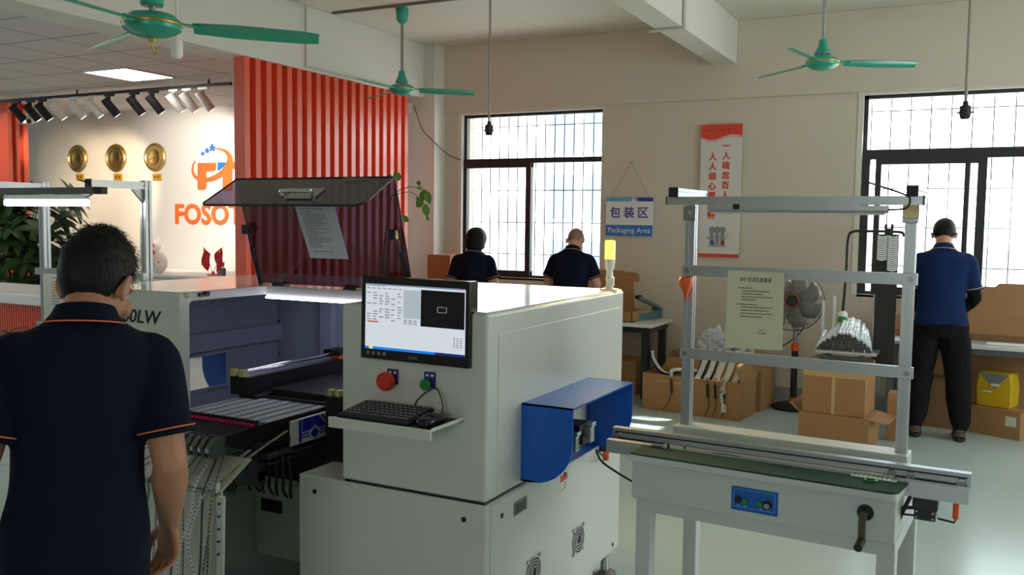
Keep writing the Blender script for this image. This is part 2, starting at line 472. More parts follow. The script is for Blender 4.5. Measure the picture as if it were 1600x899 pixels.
# outside: pale building and ground, seen burnt out through the panes
struct('ground', MB().box(-40, 40, 9.2, 60, -4.2, -4), mat('outside_paving', (200, 200, 196), 0.9))
m_fac = mat('pale_render', (236, 236, 232), 0.9); m_fw = mat('far_window', (112, 134, 160), 0.4)
b1 = thing('building', 'pale building with bluish windows outside beyond the window grilles', 'building', (-8, 20, -4))
MB().box(-26, 10, 20, 30, -4, 1.5).build('wall', m_fac, b1)
for kx in range(14):
    for kz in range(1):
        x = -24 + kx*2.4; z = -1.2 + kz*2.9
        MB().box(x, x + 1.1, 19.95, 20.0, z, z + 1.4).build('window', m_fw, b1)
MB().box(-26.3, 10.3, 19.7, 30.3, 1.5, 1.8).build('roof', m_fac, b1)

struct('sun_baffle_1', MB().box(-5.6, -1.5, WY + .25, 10.15, 3.02, 3.12), 'white_wall')      # unseen slabs added outside to cut the direct sun through the panes
struct('sun_baffle_2', MB().box(1.0, 4.2, WY + .25, 10.15, 3.02, 3.12), 'white_wall')

b2 = thing('building', 'narrow pale block with rows of windows seen through the right pane of the left window', 'building', (-7.35, 18, -4))
MB().box(-8.25, -6.45, 17.5, 19.4, -4, 4.8).build('wall', m_fac, b2)
for kz in range(4):
    for kx in range(2):
        x = -8.05 + kx*.80; z = -1.1 + kz*1.40
        MB().box(x, x + .52, 17.45, 17.5, z, z + .93).build('window', m_fw, b2)
    MB().box(-8.33, -6.37, 17.25, 17.5, -1.38 + kz*1.40, -1.30 + kz*1.40).build('ledge', m_fac, b2)

# ================================================================ slatted partition, column, ceiling fittings
def slats(mb, x, y0, y1, z0, z1, n, depth, thick):
    p = (y1 - y0)/n
    poly = [(x - thick, y0)]
    for k in range(n):
        a = y0 + k*p
        poly += [(x, a), (x, a + p*.47), (x - depth, a + p*.47), (x - depth, a + p)]
    poly += [(x - thick, y1)]
    return mb.prism(poly, z0, z1, 'xy')
part = slats(MB(), -5.36, 5.63, 8.09, 0, 2.945, 19, .075, .115)
tag(part.build('slatted_partition', 'orange_slat'), 'orange partition of vertical slats standing under the white beam', 'partition')
colm = slats(MB(), -10.75, 7.20, 7.50, 0, TILE, 3, .05, .26)
tag(colm.build('slatted_column', 'orange_slat'), 'dark orange slatted column at the far left behind the tall plants', 'column')

m_lead = mat('conduit_plastic', (196, 194, 186), 0.5)
c1 = at_z(525, 17, CEIL)
tag(MB().tube([(-5.335, 3.2, CEIL-.012), (-5.335, 6.36, CEIL - .012), (-5.335, 6.36, 2.97), (-5.335, 8.0, 2.97)], .011, 8).build('conduit', m_lead), 'thin white conduit running down the face of the beam over the partition', 'conduit')
tag(MB().box(-5.30, -2.26, 6.68, 6.71, CEIL - .02, CEIL).build('conduit', mat('brown_trunking', (120, 108, 98), .6)), 'flat brown cable trunking on the ceiling at the middle fan', 'conduit')
q = at_z(1062, 42, 3.113)
tag(MB().tube([(-2.025, q.y, CEIL), (-2.025, q.y, 3.10), (-2.30, q.y, 3.10)], .014, 8).build('conduit', m_lead), 'grey conduit bent under the white ceiling beam', 'conduit')
tag(MB().box(-5.62, -5.50, 8.20, 8.31, 2.78, 2.90).build('junction_box', 'white_wall', bevel=.008), 'small square box on the column under the beam end', 'junction box')
a = Vector((-5.34, 8.10, 2.84)); b = at_y(720, 250, WY - .005)
tag(MB().tube([a, (-5.30, 8.2, 2.60), (-5.22, 8.29, 2.48), (-5.12, 8.45, 2.34), b], .005, 6, smooth=5).build('cable', mat('brown_cable', (96, 58, 46), .6)), 'thin brown cable sagging from the partition end to the window', 'cable')

# ---- ceiling fans
def make_fan(name, label, loc, rod, ang, hook=False, canopy=True):
    f = thing(name, label, 'ceiling fan', loc, 'green ceiling fans')
    x, y, z = loc                                            # hub centre
    def o(px): return px
    MB().lathe([(.0, .052), (.05, .05), (.085, .042), (.112, .02), (.116, 0), (.112, -.016), (.085, -.036), (.05, -.05), (0, -.055)], loc, 40).build('motor_hub', 'fan_green', f, smooth=35)
    MB().lathe([(.1165, .012), (.1185, .009), (.1185, .003), (.1165, 0)], loc, 40).build('gold_band', 'gold', f, smooth=60)
    MB().lathe([(.058, .062), (.060, .07), (.05, .085), (.034, .12), (.026, .165), (0, .17)] if not hook else [(0, .074), (.040, .076), (.045, .082), (.046, .34), (.03, .36), (0, .36)], loc, 28).build('bell', 'fan_green', f, smooth=35)
    MB().cyl((x, y, z + .05), (x, y, z + rod), .0135, n=14).build('downrod', 'steel', f, smooth=40)
    if canopy:
        MB().lathe([(0, rod - .145), (.026, rod - .14), (.05, rod - .11), (.058, rod - .04), (.055, rod), (0, rod)], loc, 28).build('canopy', 'fan_green', f, smooth=35)
    for k in range(3):
        t = R(ang + 120*k); d = Vector((math.cos(t), math.sin(t), 0)); s = Vector((-math.sin(t), math.cos(t), 0)); c = Vector(loc)
        bl = MB(); rows = []
        pitch = R(-17)
        for i in range(9):
            u = i/8; r = .155 + u*.50; w = .042 + .016*min(1, u*3) - .008*u
            if i == 8: w *= .8
            ed = s*math.cos(pitch) + Vector((0, 0, 1))*math.sin(pitch)
            up = ed.cross(d)
            rows.append((c + d*r + Vector((0, 0, -.012*u)), ed*w, up))
        vs = []; fs = []
        for p, e, up in rows:
            for kk in range(5):
                a_ = -1 + kk*.5
                vs.append(p + e*a_ + Vector((0, 0, .010*(1 - a_*a_))))
        m_ = len(vs)
        vs += [v - Vector((0, 0, .0035)) for v in vs]
        for i in range(8):
            for kk in range(4):
                q_ = i*5 + kk; fs.append((q_, q_+1, q_+6, q_+5)); fs.append((m_+q_, m_+q_+5, m_+q_+6, m_+q_+1))
        for i in range(8):
            for kk in (0, 4):
                q_ = i*5 + kk; fs.append((q_, q_+5, m_+q_+5, m_+q_))
        for kk in range(4): fs.append((kk, kk+1, m_+kk+1, m_+kk)); fs.append((40+kk, 41+kk, m_+41+kk, m_+40+kk))
        bl.add(vs, fs)
        br = bl.build('blade', 'fan_green', f, smooth=40)
        MB().beam(c + d*.10 + Vector((0, 0, .01)), c + d*.19 + Vector((0, 0, .004)), .05, .006).build('blade_arm', 'fan_green', br, bevel=.002)
    if hook:
        MB().cyl((x, y, z - .066), (x, y, z - .05), .018, n=14).tube([(x, y, z-.07), (x, y, z-.10), (x+.012, y, z-.115), (x+.024, y, z-.105), (x+.022, y, z-.09)], .0035, 8, smooth=4).build('hook', 'gold', f, smooth=50)
    return f
make_fan('ceiling_fan', 'green ceiling fan nearest the camera at the upper left with a hook beneath', Vector((0, 0, CAM_H)) + _ray(238, 40)*3.62, CEIL - 2.395, 41, True)
make_fan('ceiling_fan', 'green ceiling fan in the middle hanging beside the orange partition', (-4.62, 6.81, 2.79), .72, 33)
make_fan('ceiling_fan', 'mint green ceiling fan hanging at the right in front of the window wall', (-1.03, 6.85, 2.79), .72, 22)

# ---- hanging lamp sockets
def pendant(px, py, y, label):
    e = at_y(px, py, y)
    p = thing('pendant_lamp_holder', label, 'lamp holder', e, 'hanging lamp holders')
    MB().cyl(e + Vector((0, 0, .06)), (e.x, e.y, CEIL), .0095, n=10).build('rod', mat('pendant_rod', (150, 144, 136), .5), p, smooth=50)
    MB().lathe([(0, .075), (.014, .073), (.016, .05), (.03, .045), (.033, .0), (.028, -.012), (.03, -.016), (.022, -.03), (0, -.03)], e, 20).build('socket', 'black_matt', p, smooth=40)
    MB().box(e.x - .048, e.x + .048, e.y - .006, e.y + .006, e.z + .004, e.z + .012).build('clip', 'black_matt', p)
pendant(764, 205, 6.0, 'black lamp holder on a long rod in front of the left window')
pendant(1508, 178, 6.0, 'black lamp holder on a long rod in front of the right window')

# ---- sensor and cameras
sx = Vector((0, 0, CAM_H)) + _ray(277, 76)*5.4
sd = thing('motion_sensor', 'white rounded sensor hanging below the beam beside the near fan', 'sensor', (sx.x, sx.y, sx.z))
MB().lathe([(0, -.062), (.02, -.058), (.032, -.04), (.034, .03), (.030, .05), (0, .052)], sx, 20).build('body', 'white_plastic', sd, smooth=40)
MB().tube([sx + Vector((0, 0, .045)), sx + Vector((0, 0, 2.95 - sx.z))], .008, 8).build('stem', 'white_plastic', sd)
for px, lb in ((44, 'left of the two small white cameras under the ceiling at the slatted column'), (55, 'right of the two small white cameras under the ceiling at the slatted column')):
    e = at_y(px, 187, 7.0)
    cmr = thing('security_camera', lb, 'camera', e, 'security cameras')
    MB().cyl((e.x, e.y, e.z + .01), (e.x, e.y, TILE), .025, n=12).build('mount', 'white_plastic', cmr)
    MB().cyl(e + Vector((-.02, .06, .03)), e + Vector((.03, -.10, -.03)), .042, n=16).build('body', 'white_plastic', cmr, smooth=40)
    MB().cyl(e + Vector((.03, -.10, -.03)), e + Vector((.032, -.106, -.032)), .03, n=16).build('lens', 'black', cmr)

# ---- ceiling light panels (lit)
def ceiling_light(x, y, label):
    c = thing('ceiling_light', label, 'ceiling light', (x, y, TILE), 'square ceiling lights')
    fr = MB()
    for a0, a1, b0, b1 in ((-.3, .3, -.3, -.285), (-.3, .3, .285, .3), (-.3, -.285, -.285, .285), (.285, .3, -.285, .285)): fr.box(x + a0, x + a1, y + b0, y + b1, TILE - .012, TILE)
    fr.build('frame', 'white_plastic', c)
    MB().box(x - .285, x + .285, y - .285, y + .285, TILE - .008, TILE).build('diffuser', 'lamp_white', c)
ceiling_light(-7.5, 6.3, 'square lit ceiling panel above the spotlights, in the middle of the tiled ceiling')
ceiling_light(-11.1, 6.3, 'square lit ceiling panel at the far left edge of the photo')
for x, y in ((-7.5, 2.7), (-11.1, 2.7), (-7.5, -.6)): ceiling_light(x, y, 'square lit ceiling panel of the tiled ceiling out of the picture')

# ---- track and spotlights
trk = thing('light_track', 'thin dark ceiling track that carries the row of spotlights', 'light track', (-8.9, 6.85, TILE))
MB().box(-11.3, -6.7, 6.83, 6.865, TILE - .075, TILE - .045).build('rail', 'black_matt', trk)
for x in (-11.0, -9.0, -7.0): MB().cyl((x, 6.85, TILE - .05), (x, 6.85, TILE), .01, n=8).build('hanger', 'black_matt', trk)
spots = [(26, 174, 0), (48, 172, 0), (66, 169, 0), (88, 167, 1), (118, 165, 1), (145, 163, 1), (171, 163, 0), (210, 162, 0), (240, 159, 0), (272, 158, 1), (293, 157, 1), (318, 155, 1)]
names = ['left', 'middle', 'right']
gl = ['black spotlight in the leftmost trio of the ceiling track', 'white spotlight in the left white trio of the ceiling track', 'black spotlight in the middle black trio of the ceiling track', 'white spotlight in the right trio of the track, beside the partition']
protos = {}
for k, (px, py, w) in enumerate(spots):
    e = at_y(px, py, 6.85); e.z = TILE - .075
    lab = names[k % 3] + ' ' + gl[k // 3]
    if w not in protos:
        t = thing('spotlight', lab, 'spotlight', e, 'spotlights on the track')
        mm = 'white_plastic' if w else 'black_matt'
        MB().cbox(e + Vector((0, 0, -.012)), (.13, .03, .024)).build('adapter', mm, t)
        MB().cyl(e + Vector((0, 0, -.02)), e + Vector((0, 0, -.075)), .012, n=10).build('pivot', mm, t)
        d = Vector((.29, .54, -.75)).normalized(); c0 = e + Vector((0, 0, -.12))
        hd = MB().tube([c0 - d*.085, c0 - d*.08, c0 + d*.125, c0 + d*.13], [.040, .045, .045, .041], 20).build('lamp_head', mm, t, smooth=40)
        MB().cyl(c0 - d*.0862, c0 - d*.0852, .036, n=18).build('vent_cap', 'black', hd)
        MB().cyl(c0 + d*.1302, c0 + d*.1312, .034, n=18).build('lens', 'lamp_white', hd)
        protos[w] = t
    else: dup(protos[w], e, None, lab)
def spot_lamp(loc, target, power, size, col=(1, .86, .66), blend=.6):
    d = bpy.data.lights.new('spotlight_beam', 'SPOT'); d.energy = power; d.spot_size = R(size); d.spot_blend = blend; d.color = col; d.shadow_soft_size = .012
    o = bpy.data.objects.new('spotlight_beam', d); o.location = loc; o.rotation_euler = (Vector(target) - Vector(loc)).to_track_quat('-Z', 'Y').to_euler(); COL.objects.link(o)
spot_lamp((-7.35, 6.97, 2.70), at_y(318, 300, WY), 230, 64, (1, .93, .84))
spot_lamp((-9.42, 6.97, 2.70), at_y(180, 300, WY), 95, 56, (1, .80, .52))
spot_lamp((-10.15, 6.97, 2.70), at_y(120, 280, WY), 30, 50, (1, .80, .52))

# ================================================================ reception behind the partition
LY = WY - .004
m_or = mat('orange_letter', (240, 104, 24), 0.35); m_bl = mat('logo_blue', (22, 110, 205), 0.35)
def wp(zx, zy):                         # a point of the emblem on the logo wall
    p = at_y(260 + zx/3.908, 210 + zy/3.908, LY); return (p.x, p.z)
def wall_poly(mb, pts, t=.02): mb.prism([wp(*p) for p in pts], LY - t, LY + .0035, 'xz')
emb = thing('logo_emblem', 'round orange emblem with blue stars on the white wall above the big lettering', 'emblem', (-8.6, LY, 2.0))
sw = MB()
N_ = 48; ra = R(28); outp = []; inp = []
for k in range(N_ + 1):                 # crescent sweep, thin at both ends, thickest at the lower right
    t = k/N_; a = R(128 + t*305); w = 3 + 33*math.sin(PI*t**1.15)**1.3
    for lst, off in ((outp, 0), (inp, w)):
        x, y = (134 - off)*math.cos(a), (92 - off*.9)*math.sin(a)
        X_, Y_ = x*math.cos(ra) - y*math.sin(ra), x*math.sin(ra) + y*math.cos(ra)
        lst.append((281 + X_*.98, 188 - Y_))
for k in range(N_): wall_poly(sw, [outp[k], outp[k+1], inp[k+1], inp[k]], .014)
sw.build('swoosh', m_or, emb)
lt = MB()
wall_poly(lt, [(197, 175), (303, 175), (303, 212), (292, 224), (243, 224), (243, 330), (236, 336), (204, 336), (197, 330)], .018)
wall_poly(lt, [(372, 166), (470, 166), (470, 212), (402, 212), (402, 332), (394, 342), (358, 342), (350, 332), (350, 224)], .018)
lt.build('letters', m_or, emb)
bq = MB(); wall_poly(bq, [(318, 172), (364, 172), (352, 196), (318, 222)], .016); bq.build('blue_corner', m_bl, emb)
for cx, cy, r in ((225, 118, 12), (251, 100, 17), (283, 83, 25)):
    s = MB(); pts = []
    for k in range(10):
        rr = r if k % 2 == 0 else r*.42; a = -PI/2 + k*PI/5; pts.append((cx + rr*.86*math.cos(a), cy + rr*math.sin(a)))
    cxy = wp(cx, cy); P = [wp(*p) for p in pts]
    for k in range(10): s.prism([cxy, P[k], P[(k+1) % 10]], LY - .02, LY + .0035, 'xz')
    s.build('star', m_bl, emb)
lw = MB(); p0, p1 = at_y(273, 336, LY), at_y(371, 336, LY)
zc = (at_y(273, 321, LY).z + at_y(273, 351, LY).z)/2
hh = at_y(273, 321, LY).z - at_y(273, 351, LY).z
text_into(lw, 'FOSOTO', hh*1.40, face_y(p0.x, LY - .006, zc), .014, .010, width=(p1.x - p0.x)*1.32, align='LEFT')
tag(lw.build('wall_lettering', m_or), 'large orange FOSOTO letters on the white wall below the round emblem', 'lettering')

for k, (px, py, lb) in enumerate(((123, 248, 'left'), (183, 247, 'middle'), (244, 246, 'right'))):
    e = at_y(px, py, WY); 
    c = thing('wall_clock', lb + ' one of the three round brass wall clocks', 'clock', (e.x, WY, e.z), 'brass wall clocks')
    MB().lathe([(0, -.001), (.185, -.001), (.19, -.02), (.178, -.04), (.162, -.045), (.15, -.03), (0, -.028)], (e.x, WY, e.z), 40, 'y').build('case', 'brass', c, smooth=35)
    MB().lathe([(0, -.030), (.085, -.031), (.098, -.036), (.10, -.0285)], (e.x, WY, e.z), 32, 'y').build('dial', 'brass', c, smooth=35)
    h = MB()
    for a, L in ((.6 + k*1.3, .07), (2.4 + k, .1)): h.beam((e.x, WY - .040, e.z), (e.x + L*math.sin(a), WY - .040, e.z + L*math.cos(a)), .0035, .003, (0, 1, 0))
    h.build('hand', 'black', c)
m_plate = mat('gold_name_plate', (206, 150, 30), 0.35, metal=.3)
for px, lb in ((125.5, 'left'), (185, 'middle'), (246, 'right')):
    e = at_y(px, 277, WY)
    n = thing('name_plate', 'small gold plate on the wall below the ' + lb + ' brass clock', 'plate', (e.x, WY, e.z), 'gold plates below the clocks')
    MB().box(e.x - .082, e.x + .082, WY - .012, WY + .001, e.z - .046, e.z + .046).build('plate', m_plate, n, bevel=.01)
    q = MB()
    for dx in (-.03, .03): q.box(e.x + dx - .018, e.x + dx + .018, WY - .0135, WY - .011, e.z - .006, e.z + .006).box(e.x + dx - .005, e.x + dx + .005, WY - .0135, WY - .011, e.z - .02, e.z + .02)
    q.build('marking', 'ink', n)

# reception desk and a long low cabinet under the emblem
m_ribor = mat('ribbed_orange_front', (206, 70, 34), 0.45)
dk = thing('reception_desk', 'reception desk with white top and ribbed orange front behind the man at the left', 'desk', (-6.4, 4.4, 0))
MB().box(-7.6, -5.33, 4.10, 4.75, .985, 1.062).build('top', 'white_plastic', dk, bevel=.01)
rb = MB(); n = 80
for k in range(n):
    x = -7.52 + k*(2.12/n); rb.box(x, x + .019, 4.14, 4.16, .10, .985)
rb.box(-7.52, -5.39, 4.155, 4.70, .10, .985); rb.build('front_panel', m_ribor, dk)
MB().box(-7.4, -5.5, 4.2, 4.65, 0, .10).build('plinth', 'black_matt', dk)
cab = thing('low_cabinet', 'long white cabinet along the logo wall under the emblem', 'cabinet', (-8.2, 8.0, 0))
MB().box(-9.9, -5.8, 7.55, WY - .02, .06, .92).box(-9.85, -5.85, 7.6, WY - .04, 0, .06).build('body', 'logo_wall', cab, bevel=.004)
MB().box(-9.93, -5.78, 7.52, WY - .02, .92, .955).build('top', 'white_plastic', cab, bevel=.006)
for k in range(5): MB().box(-9.88 + k*.815, -9.08 + k*.815, 7.535, 7.55, .09, .90).build('door', 'logo_wall', cab, bevel=.003)
CZ = .955
# crossed pair of red desk flags
fb = at_y(333, 420, 7.75)
fl = thing('desk_flag', 'pair of small red flags on a stand under the emblem', 'flag', (fb.x, 7.75, CZ))
bx_ = fb.x
MB().lathe([(0, 0), (.07, 0), (.07, .012), (.02, .022), (.012, .05), (0, .05)], (bx_, 7.75, CZ), 20).build('base', 'red_plastic', fl, smooth=40)
zt_ = at_y(315, 385, 7.75).z
def flag_poly(sg):
    top = (bx_ + sg*.155, zt_)
    return [(bx_, CZ + .05), top]
for sg in (-1, 1):
    pl = flag_poly(sg)
    MB().tube([(bx_ + sg*.01, 7.75, CZ + .04), (bx_ + sg*.155, 7.75, zt_)], .004, 6).build('pole', 'chrome', fl)
    f = MB(); vs = []
    for i in range(7):
        for j in range(5):
            u, v = i/6, j/4
            x = bx_ + sg*(.03 + .11*v) + sg*.035*u*(1 if sg > 0 else 1.1); z = zt_ - .085 + .075*v - u*.205
            y = 7.745 - .01*math.sin(u*7 + v*3)
            vs.append((x, y, z))
    fs = [(i*5+j, i*5+j+1, (i+1)*5+j+1, (i+1)*5+j) for i in range(6) for j in range(4)]
    f.add(vs, fs); fo = f.build('flag', mat('red_flag_cloth', (186, 22, 26), .8), fl, smooth=60)
    so = fo.modifiers.new('s', 'SOLIDIFY'); so.thickness = .003
    s = MB(); cx, cz = bx_ + sg*.125, zt_ - .05; pts = []
    for k in range(10):
        rr = .018 if k % 2 == 0 else .008; a = PI/2 + k*PI/5; pts.append((cx + rr*math.cos(a), cz + rr*math.sin(a)))
    for k in range(10): s.prism([(cx, cz), pts[k], pts[(k+1) % 10]], 7.728, 7.734, 'xz')
    s.build('emblem', mat('flag_yellow', (232, 190, 40), .7), fo)
fb2 = at_y(346, 422, 7.8)
ph = thing('pen_holder', 'small holder with pens beside the red flags', 'holder', (fb2.x, 7.8, CZ))
MB().lathe([(0, 0), (.05, 0), (.05, .085), (.045, .085), (.045, .01), (0, .01)], (fb2.x, 7.8, CZ), 18).build('cup', 'grey_plastic', ph, smooth=40)
for k in range(4): MB().cyl((fb2.x - .03 + k*.02, 7.8, CZ + .012), (fb2.x - .036 + k*.026, 7.80, CZ + .16), .005, n=8).build('pen', 'black_matt', ph)
orn = at_y(247, 420, 7.7)
og = thing('ornament', 'white porcelain ornament with orange and red patches left of the flags', 'ornament', (orn.x, 7.7, CZ))
ob = MB(); ob.ell((orn.x, 7.7, CZ + .13), (.13, .10, .14)).ell((orn.x - .03, 7.68, CZ + .32), (.085, .08, .085)).ell((orn.x - .09, 7.68, CZ + .40), (.025, .018, .045)).ell((orn.x + .03, 7.68, CZ + .40), (.025, .018, .045)).ell((orn.x + .06, 7.62, CZ + .16), (.04, .04, .09))
oo = ob.build('body', mat('porcelain', (230, 226, 218), .15), og); bake(oo, [('REMESH', dict(mode='VOXEL', voxel_size=.01)), ('SMOOTH', dict(iterations=6))])
for dx, dz, r, mm in ((-.05, .39, .04, 'orange_plastic'), (-.02, .24, .045, 'red_plastic'), (.05, .14, .05, 'red_plastic'), (.0, .33, .03, 'orange_plastic')):
    MB().ell((orn.x + dx, 7.7 - .075, CZ + dz), (r, .035, r)).build('patch', mm, og, smooth=60)

# ---- plants
def leaf(mb, base, d, n, L, W, droop=.25):
    d = d.normalized(); s = d.cross(n)
    if s.length < 1e-3: s = Vector((1, 0, 0))
    s.normalize(); up = s.cross(d)
    vs = []; prof = ((0, .05), (.2, .7), (.45, 1), (.7, .8), (.9, .35), (1, .02))
    for u, w in prof:
        c = base + d*L*u + up*(-droop*L*u*u)
        vs += [c - s*W*w*.5 + up*W*.10*w, c, c + s*W*w*.5 + up*W*.10*w]
    fs = []
    for k in range(5):
        for j in (0, 1): fs.append((k*3+j, k*3+j+1, k*3+j+4, k*3+j+3))
    mb.add(vs, fs)
def cluster(lm, tip, up, L, W, k=7, spread=1.0):
    up = up.normalized(); a = up.orthogonal().normalized(); b = up.cross(a); ph = random.random()*6
    for j in range(k):
        t = ph + 2*PI*j/k; d = (a*math.cos(t) + b*math.sin(t))*spread + up*random.uniform(-.1, .5)
        leaf(lm, tip, d, up, L*random.uniform(.75, 1.15), W*random.uniform(.85, 1.1), random.uniform(.15, .45))
def bush(name, label, base, pot_r, pot_h, cx, cy, z0, z1, rad, count, L, W, mleaf='leaf'):
    p = thing(name, label, 'plant', (base[0], base[1], 0), 'tall potted plants')
    x, y = base
    MB().lathe([(0, 0), (pot_r*.75, 0), (pot_r, pot_h), (pot_r*1.06, pot_h), (pot_r*.92, pot_h - .02), (0, pot_h - .03)], (x, y, 0), 24).build('pot', 'white_plastic', p, smooth=40)
    sm = MB(); lm = MB()
    for k in range(count):
        a = random.random()*2*PI; r = rad*math.sqrt(random.random()); z = random.uniform(z0, z1)
        tip = Vector((cx + r*math.cos(a), cy + r*math.sin(a)*.8, z))
        mid = Vector((x + (tip.x - x)*.3, y + (tip.y - y)*.3, pot_h + (z - pot_h)*.55))
        if k % 3 == 0: sm.tube([(x, y, pot_h - .04), mid, tip], [.012, .008, .004], 6, smooth=4)
        cluster(lm, tip, Vector((tip.x - x, tip.y - y, .5)), L, W)
    sm.build('stem', 'stem', p, smooth=60)
    lm.build('foliage', mleaf, p, smooth=60, fix=False)
    return p
bush('potted_plant', 'tall leafy plant behind the left aluminium rack and the man', (-8.25, 5.6), .2, .35, -8.15, 5.65, .95, 1.85, .52, 95, .20, .075)
bush('potted_plant', 'bushy dark plant at the left edge of the photo beside the desk end', (-9.65, 6.1), .2, .35, -9.65, 6.1, .5, 2.0, .38, 60, .2, .08)
sp_ = thing('potted_plant', 'small leafy plant at floor level in front of the ribbed orange desk', 'plant', (-5.62, 3.72, 0), 'tall potted plants')
MB().lathe([(0, 0), (.12, 0), (.15, .3), (.16, .3), (.14, .28), (0, .27)], (-5.62, 3.72, 0), 20).build('pot', 'white_plastic', sp_, smooth=40)
sm = MB(); lm = MB()
for k in range(9):
    t = Vector((-5.62 + random.uniform(-.2, .2), 3.72 + random.uniform(-.15, .15), random.uniform(.6, .86)))
    sm.tube([(-5.62, 3.72, .26), t], .005, 5); cluster(lm, t, Vector((0, 0, 1)), .15, .06, 6)
sm.build('stem', 'stem', sp_); lm.build('foliage', 'leaf', sp_, fix=False, smooth=60)
# slim plant between the machine lid and the column
tp = thing('slender_plant', 'slender plant with a few bright green leaves in front of the pink column', 'plant', (-4.75, 7.0, 0))
MB().lathe([(0, 0), (.13, 0), (.17, .3), (.18, .3), (.155, .28), (0, .27)], (-4.75, 7.0, 0), 20).build('pot', 'white_plastic', tp, smooth=40)
yp = 7.0
def pp(px, py, dy=0): return at_y(px, py, yp + dy)
MB().tube([(-4.75, 7.0, .26), pp(600, 420), pp(612, 305)], [.012, .009, .006], 7, smooth=4).tube([pp(610, 308), pp(625, 297), pp(640, 292)], .004, 6, smooth=3).tube([pp(640, 292), pp(652, 293), pp(662, 296)], .003, 6).tube([pp(612, 306), pp(640, 300), pp(655, 310)], .003, 6, smooth=3).tube([pp(603, 400), pp(625, 338)], .003, 6).build('stem', 'stem', tp, smooth=60)
lm = MB(); nrm = Vector((.35, -1, .25))
for (px, py), (qx, qy), W in (((664, 296), (658, 315), .075), ((666, 298), (671, 318), .07), ((662, 312), (650, 323), .085), ((664, 318), (667, 338), .075), ((660, 294), (651, 294), .04), ((652, 283), (656, 289), .04), ((622, 283), (623, 270), .06), ((619, 281), (617, 268), .05), ((612, 275), (604, 277), .05), ((627, 338), (638, 346), .06), ((667, 336), (669, 346), .03), ((655, 309), (651, 315), .05)):
    a, b = pp(px, py), pp(qx, qy, random.uniform(-.04, .04)); leaf(lm, a, b - a, nrm, (b - a).length*1.05, W, .1)
lm.build('foliage', 'leaf_light', tp, fix=False, smooth=60)

# ================================================================ the pick and place machine
XL, XR, YF, YB = -3.45, -1.42, 2.60, 3.90
XO, XH = -2.83, -2.02                    # opening between the two housings
ZB, ZS, ZT = .115, .668, 1.32
mc = thing('pick_and_place_machine', 'large white machine with open smoked lid, monitor and blue side cover in the middle', 'machine', (-2.4, 3.25, 0))
def rounded(poly, r, n=5):
    out = []; m = len(poly)
    for k in range(m):
        p0, p1, p2 = Vector(poly[k-1]), Vector(poly[k]), Vector(poly[(k+1) % m])
        rr = r[k] if isinstance(r, (list, tuple)) else r
        if rr <= 0: out.append(tuple(p1)); continue
        a = (p0 - p1).normalized(); b = (p2 - p1).normalized(); ang = a.angle(b); t = rr/math.tan(ang/2)
        A = p1 + a*t; B = p1 + b*t; c = p1 + (a + b).normalized()*(rr/math.sin(ang/2))
        v0 = (A - c); v1 = (B - c); tot = v0.angle(v1); sg = 1 if v0.x*v1.y - v0.y*v1.x > 0 else -1
        for i in range(n + 1):
            th = sg*tot*i/n; out.append((c.x + v0.x*math.cos(th) - v0.y*math.sin(th), c.y + v0.x*math.sin(th) + v0.y*math.cos(th)))
    return out
# lower cabinet: two plinths with a recess between, dark gap strip on top
lc = MB()
lc.box(-2.22, XR, YF, YB, ZB, ZS)
lc.box(XL, XO, YF, YB, ZB, ZS)
lc.box(XO, -2.22, 3.02, YB, ZB, .475)
lc.build('lower_cabinet', 'paint', mc, bevel=.006)
MB().box(XH + .01, XR - .006, YF + .006, YB - .006, ZS, ZS + .008).build('gap_strip', 'black', mc); MB().box(XL + .006, XO - .006, YF + .006, YB - .006, ZS, ZS + .008).build('gap_strip', 'black', mc)
dp = MB().box(-2.79, -2.25, 3.012, 3.02, .13, .455).build('recess_door', 'paint', mc, bevel=.003)
h1, h2 = at_y(410, 778, 3.012), at_y(441, 803, 3.012)
MB().box(h1.x, h2.x, 3.000, 3.014, h2.z, h1.z).build('door_handle', 'black_matt', dp, bevel=.004)
MB().box(XO + .002, -2.225, 3.03, YB - .02, .475, .70).build('dark_interior_fill', 'black', mc)  # black fill standing in for the shade of the interior above the recess
# right housing with the screen
MB().box(XH, XR, YF, YB, ZS + .008, ZT - .004).build('right_housing', 'paint', mc, bevel=.012, seg=3)
MB().box(XL, XO - .6, YF, YB, ZS + .008, ZT) if False else None
# shiny top sheet: rear bridge and the two housings
tp_ = MB().prism(rounded([(XL + .004, YF + .012), (XO, YF + .012), (XO, 3.10), (XH, 3.10), (XH, YF + .012), (XR - .010, YF + .012), (XR - .010, YB - .006), (XL + .004, YB - .006)], 0), ZT - .004, ZT, 'xy')
tp_.build('top_panel', 'paint_top', mc, bevel=.002)
# left housing: hollow, right-hand face with a big rounded cut-out
lh = MB()
lh.box(XL, XO, YF, YF + .012, ZS + .008, ZT - .004)                                  # front
lh.box(XL, XR - .6, YB - .012, YB, .675, ZT - .004)                                  # back
ox = at_x(295.5, 480, XO); oy0 = ox.y
ot = at_x(300, 470.5, XO).z
lh.box(XO - .012, XO, YF + .012, oy0, ZS + .008, ZT - .004)                          # strip beside the cut-out
lh.box(XO - .012, XO, oy0, 3.10, ot, ZT - .004)                                      # strip above
fil = [(oy0, ot), (oy0 + .022, ot)] + [(oy0 + .022 - .022*math.sin(a*PI/16), ot - .022 + .022*math.cos(a*PI/16)) for a in range(1, 9)]
lh.prism(fil, XO - .012, XO, 'yz')
lh.box(XO - .012, XO, oy0, YB, ZS + .008, .70)
lh.build('left_housing', 'paint', mc, bevel=.004)
